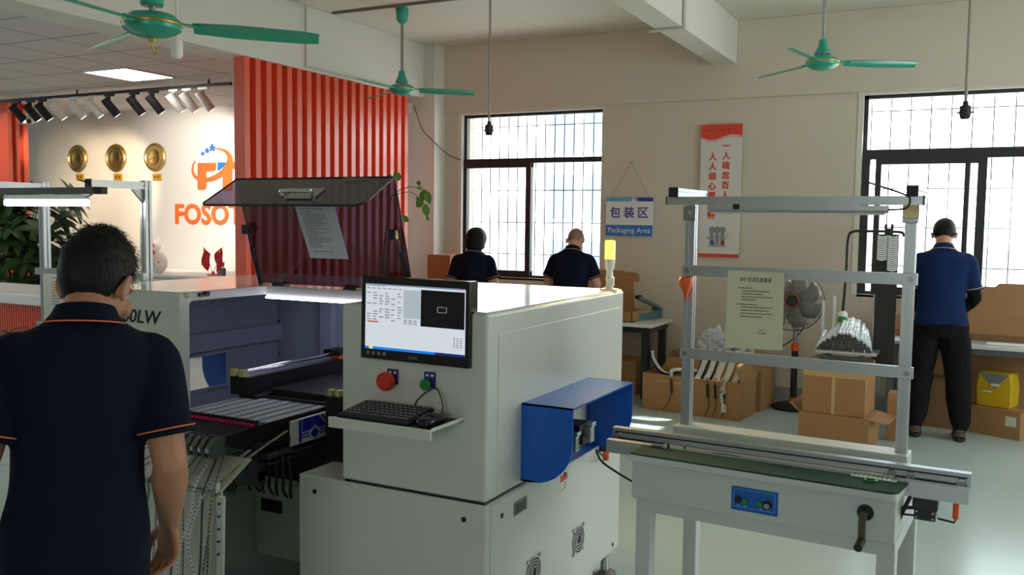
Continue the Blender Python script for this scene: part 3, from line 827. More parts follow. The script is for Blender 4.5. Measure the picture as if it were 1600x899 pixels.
# interior walls: left wall with the conveyor opening, ledge, rear wall, corner post
iw = MB()
oa, ob2, oz0, oz1 = at_x(270, 560, XL).y, at_x(352, 552, XL).y, at_x(320, 606, XL).z, at_x(320, 556, XL).z
wall_with_holes(iw, YF + .012, YB - .012, ZS + .008, ZT - .004, [(oa, ob2, oz0, oz1)], XL, XL + .012, 'y')
iw.box(XL + .012, XL + .05, YF + .02, YB - .012, oz1 + .03, oz1 + .12)
iw.box(XL + .012, XH, YB - .05, YB - .012, .70, ZT - .006)
iw.box(-3.10, -3.02, YB - .10, YB - .05, .70, ZT - .006)
iw.box(XL + .02, XO, YF + .02, YB - .05, .675, .70)
iw.build('inner_wall', 'inner', mc, bevel=.003)
MB().box(XL + .013, XL + .02, oa, ob2, oz0 - .018, oz0 - .004).build('opening_edge', 'chrome', mc)
iv = MB()
for px, py in ((436, 502), (436, 553), (436, 604), (448, 604)): 
    e = at_y(px, py, YB - .05); iv.cyl((e.x, YB - .052, e.z), (e.x, YB - .049, e.z), .007, n=10)
iv.build('screw', 'black', mc)
# front lip of the rear bridge with its light strip
MB().box(XO, XH, 3.10, 3.13, ZT - .05, ZT - .004).build('bridge_lip', 'paint', mc)
le = at_y(414, 464, 3.095)
MB().box(XO + .0, XH - .12, 3.093, 3.100, ZT - .056, ZT - .047).build('light_strip', emis('led_strip', (226, 224, 255), 9), mc)
MB().box(XO + .06, XH - .06, 3.50, 3.53, ZT - .016, ZT - .006).build('light_strip', emis('added_inner_glow', (226, 224, 255), 14), mc)  # unseen glowing bar added to brighten the machine interior
# gantry
gy0, gy1 = 2.87, 3.80
ga = at_y(352, 600, gy0)
gb = MB().box(-2.83, -2.735, gy0, gy1, .865, .945); gbo = gb.build('gantry_beam', 'black', mc, bevel=.004)
MB().box(-2.80, -2.765, gy0 + .03, gy1, .945, .957).cyl((-2.782, gy0 + .03, .965), (-2.782, gy1, .965), .008, n=12).build('linear_rail', 'chrome', gbo, smooth=40)
MB().box(-2.80, -2.70, gy0 + .02, gy0 + .40, .775, .865).build('carriage', 'black', gbo, bevel=.004)
MB().box(-2.825, -2.80, gy0 - .004, gy0 + .02, .945, .975).box(-2.775, -2.745, gy0 - .004, gy0 + .02, .945, .975).build('end_stop', mat('end_stop_yellow', (196, 196, 120), .5), gbo)
e1 = at_y(527, 562, 3.55)
MB().box(e1.x - .03, e1.x + .05, 3.5, 3.62, e1.z - .03, e1.z + .03).build('motor', 'orange_plastic', gbo, bevel=.006)
MB().box(e1.x - .04, e1.x + .06, 3.49, 3.60, e1.z + .032, e1.z + .055).build('motor_cap', 'black', gbo, bevel=.004)
bl = at_y(508, 615, 2.80); br = at_y(533, 615, 2.80)
rbm = MB().box(bl.x, -2.075, 2.80, 3.75, .50, bl.z - .008).build('right_rail_block', 'black', mc, bevel=.004)
MB().box(bl.x + .012, bl.x + .03, 2.80, 2.83, bl.z - .008, bl.z + .016).box(bl.x + .05, bl.x + .07, 2.80, 2.83, bl.z - .008, bl.z + .016).build('end_stop', M['end_stop_yellow'] if 'end_stop_yellow' in M else bpy.data.materials['end_stop_yellow'], rbm)
MB().box(bl.x + .02, -2.09, 2.86, 3.7, bl.z - .006, bl.z + .006).build('linear_rail', 'chrome', rbm)
MB().box(-2.70, bl.x - .02, 2.98, 3.42, .80, .885).build('deck_plate', 'black', mc, bevel=.004)
# feeder bank bed, side plate with the blue emblem, brackets below
FX0, FX1 = -2.80, -2.36
MB().box(FX0, -2.34, 2.50, 3.06, .755, .775).build('feeder_bed', 'black', mc, bevel=.003)
sa, sb = at_x(455, 690, -2.335), at_x(508, 650, -2.335)
spl = MB().box(-2.345, -2.335, sa.y, 2.99, .735, .835).build('side_plate', 'white_plastic', mc, bevel=.002)
y0 = sa.y
def sy(u, w): return (y0 + u*(2.99 - y0), .735 + w*.10)
eb = MB()
for q in ([(.15, .05), (.15, .95), (.20, .95), (.20, .05)], [(.22, .45), (.22, .95), (.55, .95), (.72, .45), (.56, .45), (.47, .62), (.38, .45)], [(.60, .95), (.64, .95), (.80, .45), (.76, .45)], [(.38, .28), (.47, .5), (.56, .28), (.47, .06)], [(.16, .32), (.35, .32), (.35, .38), (.16, .38)], [(.58, .32), (.80, .32), (.80, .38), (.58, .38)], [(.16, .20), (.37, .20), (.37, .25), (.16, .25)], [(.58, .20), (.76, .20), (.76, .25), (.58, .25)]):
    eb.prism([sy(*p) for p in q], -2.336, -2.3335, 'yz')
eb.build('emblem', mat('emblem_blue', (20, 50, 170), .5), spl)
br_ = MB()
br_.box(-2.62, -2.60, 2.44, 2.60, .66, .755).box(-2.40, -2.385, 2.44, 2.60, .62, .755).box(-2.62, -2.385, 2.56, 2.60, .60, .66).box(-2.38, -2.33, 2.56, 2.70, .70, .735).box(-2.5, -2.33, 2.56, 2.92, .69, .715)
br_.cyl((-2.45, 2.45, .62), (-2.37, 2.45, .62), .02, n=12).cyl((-2.45, 2.50, .70), (-2.36, 2.50, .70), .014, n=12)
br_.build('feeder_bracket', 'alu_dark', mc, bevel=.002)
# loose black hoses below the bed
hs = MB()
for k in range(7):
    x = -2.50 + k*.035; hs.tube([(x, 2.62, .72), (x + .03, 2.60, .64 + .01*(k % 3)), (x + .01, 2.62, .585), (x - .02 + .015*(k % 2), 2.66, .545)], .006, 6, smooth=4)
hs.build('hose', 'black_matt', mc, smooth=60)
# chute where the component tapes run down, with a perforated strut
ct = MB(); CX0, CX1 = -3.05, -2.30
ct.prism([(2.43, .745), (2.44, .748), (2.295, .668), (2.305, .10), (2.295, .10), (2.283, .672)], CX0, CX1, 'yz')
chute = ct.build('tape_chute', 'paint', mc)
MB().beam((-2.282, 2.27, .66), (-2.300, 2.27, .08), .03, .012, (0, 1, 0)).prism([(2.27, .70), (2.29, .70), (2.275, .60), (2.27, .60)], -2.31, -2.304, 'yz').box(-2.315, -2.24, 2.27, 2.30, .10, .13).build('strut', 'white_plastic', chute, bevel=.002)
hh_ = MB()
for k in range(5): hh_.cyl((-2.2835 - .0014*k, 2.255, .635 - k*.045), (-2.2835 - .0014*k, 2.2655, .635 - k*.045), .004, n=8)
hh_.build('hole', 'black', chute)
MB().box(CX0, CX1, 2.27, 2.285, .655, .668).build('rod', 'steel', chute)
# side panels on the right face
pa, pb = at_x(779, 522, XR), at_x(966, 481, XR)
MB().box(XR - .001, XR + .003, pa.y, YB - .05, ZS + .02, pa.z).build('side_panel', 'paint', mc, bevel=.002)
MB().box(XR - .001, XR + .003, YF + .035, YB - .03, ZB + .01, ZS - .006).build('side_door', 'paint', mc, bevel=.002)
rh0, rh1 = at_x(801, 803, XR), at_x(822, 779, XR)
hd = MB().box(XR - .001, XR + .006, rh0.y, rh1.y, (rh0.z + rh1.z)/2 - .026, (rh0.z + rh1.z)/2 + .026).build('recess_handle', 'grey_plastic', mc, bevel=.004)
MB().box(XR + .002, XR + .0075, rh0.y + .012, rh1.y - .012, (rh0.z + rh1.z)/2 - .018, (rh0.z + rh1.z)/2 + .016).build('grip', 'black', hd, bevel=.002)
for px, py in ((902, 843), (832, 893)):
    e = at_x(px, py, XR); g = MB(); X = XR + .003
    for rr in (.055, .043, .031, .019): g.lathe([(rr - .0025, 0), (rr - .0025, .006), (rr + .0025, .006), (rr + .0025, 0)], (X, e.y, e.z), 32, 'x')
    for a in (45, 135, 225, 315):
        t = R(a); g.beam((X + .004, e.y + .015*math.cos(t), e.z + .015*math.sin(t)), (X + .004, e.y + .075*math.cos(t), e.z + .075*math.sin(t)), .005, .004, (1, 0, 0)); g.cyl((X, e.y + .073*math.cos(t), e.z + .073*math.sin(t)), (X + .007, e.y + .073*math.cos(t), e.z + .073*math.sin(t)), .007, n=10)
    fgr = g.build('fan_grille', 'steel', mc, smooth=40)
    MB().cyl((XR + .001, e.y, e.z), (XR + .0045, e.y, e.z), .056, n=32).build('fan_opening', 'black', fgr)
sc = MB()
for px, py in ((783, 806), (881, 741), (956, 851), (957, 668)):
    e = at_x(px, py, XR); sc.cyl((XR, e.y, e.z), (XR + .006, e.y, e.z), .009, n=12)
for px, py in ((492, 768), (725, 812)):
    e = at_y(px, py, YF); sc.cyl((e.x, YF, e.z), (e.x, YF - .004, e.z), .009, n=12)
sc.build('lock', 'black', mc)
e = at_x(881, 757, XR + .004)
st = MB().box(XR + .002, XR + .0042, e.y - .035, e.y + .035, e.z - .038, e.z + .042).build('warning_sticker', 'paper', mc)
MB().box(XR + .003, XR + .0046, e.y - .034, e.y + .034, e.z + .015, e.z + .041).build('red_band', 'red_plastic', st)
q = MB(); q.prism([(e.y - .026, e.z - .026), (e.y - .004, e.z - .026), (e.y - .015, e.z - .006)], XR + .003, XR + .0046, 'yz'); q.build('warning_triangle', mat('warning_yellow', (220, 160, 50), .6), st)
q = MB()
for k, w in enumerate((.022, .026, .018)): q.box(XR + .003, XR + .0046, e.y - .001, e.y + w, e.z + .004 - k*.011, e.z + .007 - k*.011)
q.build('print', 'ink', st)
# blue cover on both sides
def cover(mb, x, sgn, W=.20):
    y0c, y1c, zt_, zb_ = 2.855, 3.475, .975, .692
    xo = x + sgn*W
    prof = [(x, zb_), (x + sgn*.05, zb_)] + [(xo - sgn*.15 + sgn*.15*math.sin(t*PI/16), zb_ + .15 - .15*math.cos(t*PI/16)) for t in range(1, 9)] + [(xo, zt_), (x, zt_)]
    mb.prism(prof, y0c, y0c + .006, 'xz'); mb.prism(prof, y1c - .006, y1c, 'xz')
    mb.box(min(x, xo), max(x, xo), y0c, y1c, zt_ - .006, zt_)
    mb.box(min(x, x + sgn*.06), max(x, x + sgn*.06), y0c, y1c, zb_, zb_ + .006)
    return mb
cover(MB(), XR + .003, 1).build('blue_cover', 'blue', mc)
cover(MB(), XL, -1, .165).build('blue_cover', 'blue', mc)
MB().box(XR + .0032, XR + .006, 2.90, 3.24, .76, .955).build('opening_shade_plate', 'black', mc)  # flat black plate, its colour stands in for the dark inside the opening
MB().box(XR + .006, XR + .02, 3.09, 3.125, .77, .955).build('opening_frame', 'white_plastic', mc)
cr = MB()
for yy, zz, xe in ((2.93, .80, -1.235), (3.02, .82, -1.215)):
    cr.box(XR + .006, xe, yy, yy + .035, zz, zz + .055).box(XR + .006, xe, yy + .012, yy + .05, zz + .055, zz + .07)
cr.build('conveyor_rail', 'alu', mc, bevel=.002)
MB().box(XR + .006, -1.235, 2.96, 3.06, .872, .892).box(XR + .006, -1.225, 2.97, 3.0, .82, .85).build('conveyor_belt', 'black', mc)
g = MB(); g.box(XR + .003, -1.385, 3.62, 3.66, .628, .685); g.build('sensor_bracket', 'black', mc)
so_ = at_x(945, 712, -1.39)
sen = MB().cyl((-1.385, so_.y, so_.z - .02), (-1.385, so_.y, so_.z + .02), .014, n=12).build('proximity_sensor', 'orange_plastic', mc, smooth=40)
# feet
for x, y in ((-1.46, 3.83), (-1.50, 2.70), (-3.38, 2.70), (-3.38, 3.83)):
    MB().lathe([(0, 0), (.055, 0), (.055, .008), (.02, .022), (.018, .05), (.018, ZB), (0, ZB)], (x, y, 0), 24).build('levelling_foot', 'steel', mc, smooth=40)
# signal beacon (lit amber)
bc = at_y(952, 448, 3.80); bx0, by0 = bc.x, 3.80
bs = MB().box(bx0 - .036, bx0 + .036, by0 - .026, by0 + .026, ZT, ZT + .008).tube([(bx0, by0, ZT + .006), (bx0, by0, ZT + .03), (bx0, by0, ZT + .05), (bx0, by0, ZT + .095)], [.022, .013, .017, .013], 16, smooth=4).box(bx0 + .004, bx0 + .022, by0 - .008, by0 + .008, ZT + .02, ZT + .06)
bso = bs.build('beacon_base', 'white_plastic', mc, bevel=.002)
MB().lathe([(.013, ZT + .085), (.021, ZT + .10), (.0235, ZT + .135), (.0245, ZT + .142), (0, ZT + .142)], (bx0, by0, 0), 24).build('beacon_socket', 'white_plastic', bso, smooth=40)
MB().lathe([(.0225, ZT + .142), (.023, ZT + .218), (.020, ZT + .224), (0, ZT + .225)], (bx0, by0, 0), 24).build('beacon_lamp', emis('lit_amber', (255, 190, 50), 4), bso, smooth=40)
bl_ = bpy.data.lights.new('beacon_light', 'POINT'); bl_.energy = 14; bl_.color = (1, .68, .25); bl_.shadow_soft_size = .05
blo = bpy.data.objects.new('beacon_light', bl_); blo.location = (bx0 + .0, by0 + .06, ZT + .20); COL.objects.link(blo)
# white fixings on the left housing corner and the type lettering
e = at_y(293, 461, YF)
MB().cyl((e.x, YF - .012, e.z), (e.x, YF, e.z), .012, n=14).build('bumper', mat('bumper_cream', (200, 196, 170), .5), mc, smooth=40)
e = at_x(318, 461, XO)
MB().box(XO - .002, XO + .012, e.y - .03, e.y + .025, e.z - .006, e.z + .010).box(XO + .0, XO + .02, e.y - .005, e.y + .018, e.z + .002, e.z + .016).build('latch', 'black', mc, bevel=.002)
tl = MB(); a_, b_ = at_y(190, 497, YF), at_y(250, 497, YF); tz = at_y(222, 496, YF).z
text_into(tl, '60LW', .078, face_y(a_.x, YF - .0012, tz), .003, .0008, width=(b_.x - a_.x), align='LEFT', shear=.2)
tl.build('type_lettering', 'ink', mc)
# ---- lid of smoked acrylic: rear leaf, front leaf, handle, struts, hinges
def fit(px, py, y): return at_y(px, py, y)
HY = 3.13
hx0, hx1 = at_z(417, 445, ZT).x, -2.07
hxl = fit(417, 445, HY).x
BY = 2.99
b0, b1 = fit(370, 279, BY), fit(616, 278, BY)
BZ = (b0.z + b1.z)/2
FYl = 2.78
f0, f1 = fit(300, 319, FYl), fit(545, 323, FYl)
FZ = (f0.z + f1.z)/2
LX0, LX1 = b0.x, b1.x
def lidpt(u, leaf, v):
    """u across 0..1; v along the leaf from hinge (or bend) outwards"""
    x = LX0 + (LX1 - LX0)*u
    if leaf == 0: return Vector((x, HY + (BY - HY)*v, ZT + .012 + (BZ - ZT - .012)*v))
    return Vector((x, BY + (FYl - BY)*v, BZ + (FZ - BZ)*v))
ld = MB()
def slab(pts, n, t):
    m = len(pts); n = Vector(n).normalized()*t
    ld.add([*pts, *[p + n for p in pts]], [tuple(range(m)), tuple(range(2*m-1, m-1, -1))] + [(k, k+m, (k+1) % m + m, (k+1) % m) for k in range(m)])
n0 = (lidpt(1, 0, 0) - lidpt(0, 0, 0)).cross(lidpt(0, 0, 1) - lidpt(0, 0, 0))
slab([lidpt(0, 0, 0), lidpt(1, 0, 0), lidpt(1, 0, 1), lidpt(0, 0, 1)], n0, .006)
n1 = (lidpt(1, 1, 0) - lidpt(0, 1, 0)).cross(lidpt(0, 1, 1) - lidpt(0, 1, 0))
rc = [lidpt(0, 1, 0), lidpt(1, 1, 0)]
W_, L_ = (LX1 - LX0), (lidpt(0, 1, 1) - lidpt(0, 1, 0)).length
for k in range(7):
    t = k/6*PI/2; rr = .05; rc.append(lidpt(1 - (rr - rr*math.cos(t))/W_, 1, 1 - (rr - rr*math.sin(t))/L_))
for k in range(7):
    t = PI/2 - k/6*PI/2; rr = .03; rc.append(lidpt((rr - rr*math.cos(t))/W_, 1, 1 - (rr - rr*math.sin(t))/L_))
slab(rc, n1, .006)
lido = ld.build('lid', 'lid', mc)
ed = MB()
edge = [lidpt(1, 0, 0), lidpt(1, 0, 1)] + rc[2:] + [lidpt(0, 0, 1)]
ed.tube(rc[2:], .005, 6); ed.tube([lidpt(0, 1, 0), rc[-1]], .0035, 6); ed.tube([lidpt(1, 1, 0), rc[2]], .0035, 6); ed.tube([lidpt(1, 0, 0), lidpt(1, 0, 1)], .004, 6); ed.tube([lidpt(0, 0, 0), lidpt(0, 0, 1)], .003, 6); ed.tube([lidpt(0, 0, 1), lidpt(1, 0, 1)], .004, 6)
ed.build('lid_edge', 'black', lido, smooth=60)
# handle on the front leaf
nn = Vector(n1).normalized()
if nn.y > 0: nn = -nn
hl, hr = 0.52, 0.72
pts = []
A = lidpt(.50, 1, .80); B = lidpt(.68, 1, .80); up = (lidpt(.5, 1, 0) - lidpt(.5, 1, 1)).normalized()
out = nn*.04
ho = MB().tube([A, A + out*.8, A + out + (B - A)*.06, B + out - (B - A)*.06, B + out*.8, B], .009, 10, smooth=3)
ho.build('lid_handle', 'chrome', lido, smooth=50)
hp = MB(); c0, c1 = lidpt(.49, 1, .42), lidpt(.69, 1, .9)
hp.add([A + nn*.002, B + nn*.002, B + up*.09 + nn*.002, A + up*.09 + nn*.002, A + nn*.006, B + nn*.006, B + up*.09 + nn*.006, A + up*.09 + nn*.006], [(0, 1, 2, 3), (7, 6, 5, 4), (0, 4, 5, 1), (1, 5, 6, 2), (2, 6, 7, 3), (3, 7, 4, 0)])
hp.build('handle_plate', 'steel', lido)
lg = MB(); o_ = lidpt(.80, 1, .12); xs = (lidpt(1, 1, 0) - lidpt(0, 1, 0)).normalized(); ys = (up - xs*up.dot(xs)).normalized()
zs = xs.cross(ys)
T = Matrix(((xs.x, ys.x, zs.x, o_.x), (xs.y, ys.y, zs.y, o_.y), (xs.z, ys.z, zs.z, o_.z), (0, 0, 0, 1)))
T2 = T @ Matrix.Translation((0, 0, .008 if zs.dot(nn) > 0 else -.008))
text_into(lg, 'FOSOTO', .03, T2, .001, .0, width=.12)
lg.build('lid_lettering', 'steel', lido)
# gas struts
def strut(u, v, foot, mount):
    a = lidpt(u, 0, v) + Vector((0, -.03, 0)); f = Vector(foot); d = (f - a)
    s = MB().tube([a, a + d*.42], .007, 10).build('gas_strut', 'chrome' if mount else 'black', lido, smooth=40)
    MB().tube([a + d*.30, f], .011, 12).build('cylinder', 'black', s, smooth=40)
    MB().box(a.x - .03, a.x + .012, a.y - .01, a.y + .034, a.z - .02, a.z + .022).build('bracket', 'black', s, bevel=.004)
    MB().ell(a + d*.02, (.012, .012, .012)).build('ball_joint', 'chrome', s, smooth=60)
strut(.03, .52, at_z(409, 448, ZT - .012), False)
strut(.97, .50, at_z(642, 444, ZT + .002), True)
for u in (.14, .62):
    p = lidpt(u, 0, 0)
    MB().box(p.x - .035, p.x + .035, p.y - .014, p.y + .03, ZT, ZT + .014).cyl((p.x - .03, p.y, ZT + .014), (p.x + .03, p.y, ZT + .014), .008, n=10).build('hinge', 'black', lido, bevel=.002)
# ---- monitor built into the housing
YM = YF - .018
mt = [at_y(565, 431, YM), at_y(735, 441, YM), at_y(733, 577, YM), at_y(563, 559, YM)]
def mq(u, v, y):
    a, b, c, d = [Vector((p.x, p.z)) for p in mt]
    p = (a*(1-u) + b*u)*(1-v) + (d*(1-u) + c*u)*v
    return Vector((p.x, y, p.y))
def mquad(mb, u0, u1, v0, v1, ya, yb):
    q = [(u0, v0), (u1, v0), (u1, v1), (u0, v1)]
    vs = [mq(u, v, ya) for u, v in q] + [mq(u, v, yb) for u, v in q]
    return mb.add(vs, [(0, 1, 2, 3), (7, 6, 5, 4), (0, 4, 5, 1), (1, 5, 6, 2), (2, 6, 7, 3), (3, 7, 4, 0)])
mo = mquad(MB(), 0, 1, 0, 1, YM, YM + .055).build('monitor', mat('monitor_black', (12, 12, 14), .18), mc, bevel=.004)
e_scr = emis('screen_grey', (216, 222, 232), .42)
mquad(MB(), .045, .962, .085, .875, YM - .0008, YM + .001).build('screen', e_scr, mo)
def scr(name, col, s, rects, d=.0012):
    b = MB()
    for r in rects: mquad(b, *r, YM - d, YM)
    return b.build(name, emis('screen_' + name, col, s*.7), mo)
scr('black_window', (6, 6, 8), .02, [(.565, .955, .125, .555)])
scr('window_outline', (150, 150, 150), .4, [(.715, .80, .31, .318), (.715, .80, .372, .38), (.715, .722, .31, .38), (.793, .80, .31, .38)], .0016)
scr('side_list', (186, 196, 206), .5, [(.405, .56, .14, .475)])
scr('task_bar', (16, 120, 220), .75, [(.045, .70, .845, .875)], .0014)
scr('task_bar_end', (20, 40, 120), .5, [(.70, .962, .845, .875)], .0014)
scr('title_bar', (120, 140, 170), .5, [(.045, .962, .085, .10)], .0014)
scr('close_button', (190, 80, 60), .5, [(.925, .955, .088, .10)], .0018)
scr('start_button', (230, 220, 120), .7, [(.085, .12, .843, .875)], .0018)
tx = []
random.seed(3)
for r_ in range(11):
    for c_ in range(6):
        if random.random() < .62:
            u = .06 + c_*.058; v = .19 + r_*.032; tx.append((u, u + random.uniform(.02, .045), v, v + .008))
tx += [(.06 + .03*k, .08 + .03*k, .105, .112) for k in range(6)] + [(.06 + .05*k, .09 + .05*k, .135, .142) for k in range(7)]
tx += [(.86 + .03*(k % 3), .875 + .03*(k % 3), .66 + .025*(k // 3), .668 + .025*(k // 3)) for k in range(15)]
tx += [(.41 + .045*(k % 3), .44 + .045*(k % 3), .495 + .02*(k // 3), .502 + .02*(k // 3)) for k in range(9)]
scr('small_print', (70, 76, 90), .22, tx, .0015)
scr('button', (150, 156, 170), .4, [(.225, .27, .30 + .04*k, .302 + .04*k) for k in range(6)] + [(.29, .33, .30 + .045*k, .303 + .045*k) for k in range(6)], .0015)
scr('red_print', (200, 70, 60), .5, [(.065, .17, .535, .55)], .0016)
lgm = MB(); e = mq(.5, .942, YM - .001); text_into(lgm, 'PHILIPS', .012, face_y(e.x, YM - .0006, e.z), .0012, 0)
lgm.build('bezel_lettering', 'grey_plastic', mo)
icn = MB()
for k in range(4): e = mq(.075 + .052*k, .925, YM); icn.cyl((e.x, YM - .001, e.z), (e.x, YM + .001, e.z), .007, n=14)
icn.build('bezel_icon', 'grey_plastic', mo)
# ---- emergency stop and start button
def button(px, py, name, m, r, depth, plate_dz):
    e = at_y(px, py, YF)
    b = MB().lathe([(0, 0), (r*.55, 0), (r*.55, -depth*.45), (r, -depth*.5), (r, -depth*.85), (r*.85, -depth), (0, -depth)], (e.x, YF, e.z), 28, 'y').build(name, m, mc, smooth=40)
    pz = e.z + plate_dz
    MB().box(e.x - .024 + .008, e.x + .024 + .008, YF - .003, YF + .001, pz - .03, pz + .024).build('button_label', 'label_blue', b, bevel=.002)
    q = MB()
    for dx in (-.010, .010): q.box(e.x + .008 + dx - .005, e.x + .008 + dx + .005, YF - .0038, YF, pz + .008, pz + .016)
    q.build('marking', 'white_plastic', b)
button(611, 594, 'emergency_stop', 'red_plastic', .033, .05, .016)
button(669, 600, 'start_button', 'green_plastic', .020, .028, .018)
# ---- fold-out keyboard shelf
KZ = .953; KY = 2.395
sx0, sx1 = -1.912, -1.505
ks = MB().box(sx0, sx1, KY, YF, KZ - .006, KZ).box(sx0, sx1, KY - .008, KY, KZ - .030, KZ + .006).box(sx1 - .004, sx1, KY, YF, KZ - .006, KZ + .010)
kso = ks.build('keyboard_shelf', 'paint', mc, bevel=.003)
MB().box(sx0 + .012, sx1 - .012, KY + .006, YF - .006, KZ, KZ + .002).build('shelf_liner', 'black_matt', kso)

# keyboard and mouse on the shelf
kb = thing('keyboard', 'compact black keyboard lying on the fold-out shelf below the monitor', 'keyboard', (-1.75, 2.49, KZ + .002))
def kz(y): return KZ + .014 + (y - 2.41)*.10
b = MB(); x0, x1, y0, y1 = -1.895, -1.605, 2.41, 2.585
b.add([(x0, y0, KZ + .002), (x1, y0, KZ + .002), (x1 - .012, y1, KZ + .002), (x0 - .005, y1, KZ + .002), (x0, y0, kz(y0)), (x1, y0, kz(y0)), (x1 - .012, y1, kz(y1)), (x0 - .005, y1, kz(y1))], [(0, 3, 2, 1), (4, 5, 6, 7), (0, 1, 5, 4), (1, 2, 6, 5), (2, 3, 7, 6), (3, 0, 4, 7)])
b.build('case', 'black_matt', kb, bevel=.004)
ky = MB(); kt = MB()
for r_ in range(6):
    n = 14 if r_ else 15
    for c_ in range(n):
        if r_ == 0 and 4 <= c_ <= 8: continue
        w = .0165; x = x0 + .012 + c_*(.266/n); y = y0 + .014 + r_*.026
        ky.box(x, x + w, y, y + .020, kz(y) - .003, kz(y) + .006)
        kt.box(x + .005, x + .010, y + .010, y + .015, kz(y) + .0055, kz(y) + .0064)
ky.box(x0 + .012 + 4*.0177, x0 + .012 + 9*.0177, y0 + .014, y0 + .034, kz(y0 + .014) - .003, kz(y0 + .014) + .006)
ky.build('keys', mat('key_grey', (58, 58, 60), .5), kb, bevel=.0015); kt.build('key_legend', 'white_plastic', kb)
ms = thing('mouse', 'black computer mouse on the right end of the keyboard shelf', 'mouse', (-1.555, 2.47, KZ + .002))
mm = MB()
mm.loft([((-1.556, 2.415, KZ + .014), (.020, 0, 0), (0, 0, .010)), ((-1.556, 2.43, KZ + .018), (.029, 0, 0), (0, 0, .016)), ((-1.556, 2.47, KZ + .021), (.032, 0, 0), (0, 0, .019)), ((-1.556, 2.505, KZ + .019), (.030, 0, 0), (0, 0, .016)), ((-1.556, 2.528, KZ + .012), (.022, 0, 0), (0, 0, .008))], 20)
mo_ = mm.build('body', mat('mouse_black', (14, 14, 15), .2), ms, smooth=60)
MB().cyl((-1.560, 2.505, KZ + .034), (-1.552, 2.505, KZ + .034), .008, n=12).build('wheel', 'grey_plastic', ms)
MB().tube([(-1.556, 2.528, KZ + .014), (-1.56, 2.55, KZ + .05), (-1.60, 2.575, KZ + .10), (-1.64, 2.57, KZ + .085), (-1.68, 2.575, KZ + .05), (-1.70, 2.588, KZ + .02)], .0025, 6, smooth=6).build('cable', 'black_matt', ms, smooth=60)

# paper stuck behind the rear leaf of the lid, and the print on it
def sheet(name, label, corners, n_off, lines, m='paper', group=None, title=None):
    """corners: top left, top right, bottom right, bottom left"""
    c = [Vector(p) for p in corners]; nrm = (c[1]-c[0]).cross(c[3]-c[0]).normalized()
    cam_side = nrm if nrm.dot(Vector((0, 0, CAM_H)) - c[0]) > 0 else -nrm
    o = sum(c, Vector())/4
    s = thing(name, label, 'paper', o, group)
    b = MB(); k = cam_side*.0012
    b.add([*c, *[p + k for p in c]], [(3, 2, 1, 0), (4, 5, 6, 7), (0, 1, 5, 4), (1, 2, 6, 5), (2, 3, 7, 6), (3, 0, 4, 7)])
    b.build('sheet', m, s)
    p = MB()
    def q(u0, u1, v0, v1):
        pts = []
        for u, v in ((u0, v0), (u1, v0), (u1, v1), (u0, v1)): pts.append((c[0]*(1-u) + c[1]*u)*(1-v) + (c[3]*(1-u) + c[2]*u)*v + cam_side*.0018)
        p.add(pts, [(0, 1, 2, 3)])
    for (u, v, w, h) in lines:
        x = u
        while x < u + w:
            dw = random.uniform(.010, .022); q(x, min(x + dw, u + w), v, v + h*random.uniform(.75, 1.0)); x += dw + random.uniform(.004, .012)
    if title:
        xs = (c[1]-c[0]).normalized(); ys = (c[0]-c[3]).normalized(); zs = xs.cross(ys); W = (c[1]-c[0]).length
        pos = (c[0]*(.5) + c[1]*.5)*(1-title[1]) + (c[3]*.5 + c[2]*.5)*title[1] + cam_side*.0016
        text_into(p, title[0], W*title[2]/6, Matrix(((xs.x, ys.x, zs.x, pos.x), (xs.y, ys.y, zs.y, pos.y), (xs.z, ys.z, zs.z, pos.z), (0, 0, 0, 1))), .0008, 0, width=W*title[2])
    p.build('print', 'ink', s, fix=False)
    return s
random.seed(11)
def on_lid(px, py):
    d = _ray(px, py); a = lidpt(0, 0, 0); n = Vector(n0).normalized(); t = (a - Vector((0, 0, CAM_H))).dot(n)/d.dot(n)
    return Vector((0, 0, CAM_H)) + d*t
cs = [on_lid(463, 322), on_lid(525, 322), on_lid(547, 404), on_lid(487, 402)]
nb = Vector(n0).normalized()
if nb.y < 0: nb = -nb
cs = [p - nb*.009 for p in cs]
ln = [(.10, .03, .6, .02), (.1, .09, .3, .014)] + [(.12 if k % 3 else .1, .14 + k*.035, random.choice([.3, .5, .25, .6]), .014) for k in range(19)] + [(.15, .86, .5, .018)]
sheet('paper_sheet', 'printed sheet hanging on the inside of the raised smoked lid', cs, 0, ln, mat('cool_grey_paper', (200, 200, 204), .8))  # sheet a little greyer and bluer than the plain paper

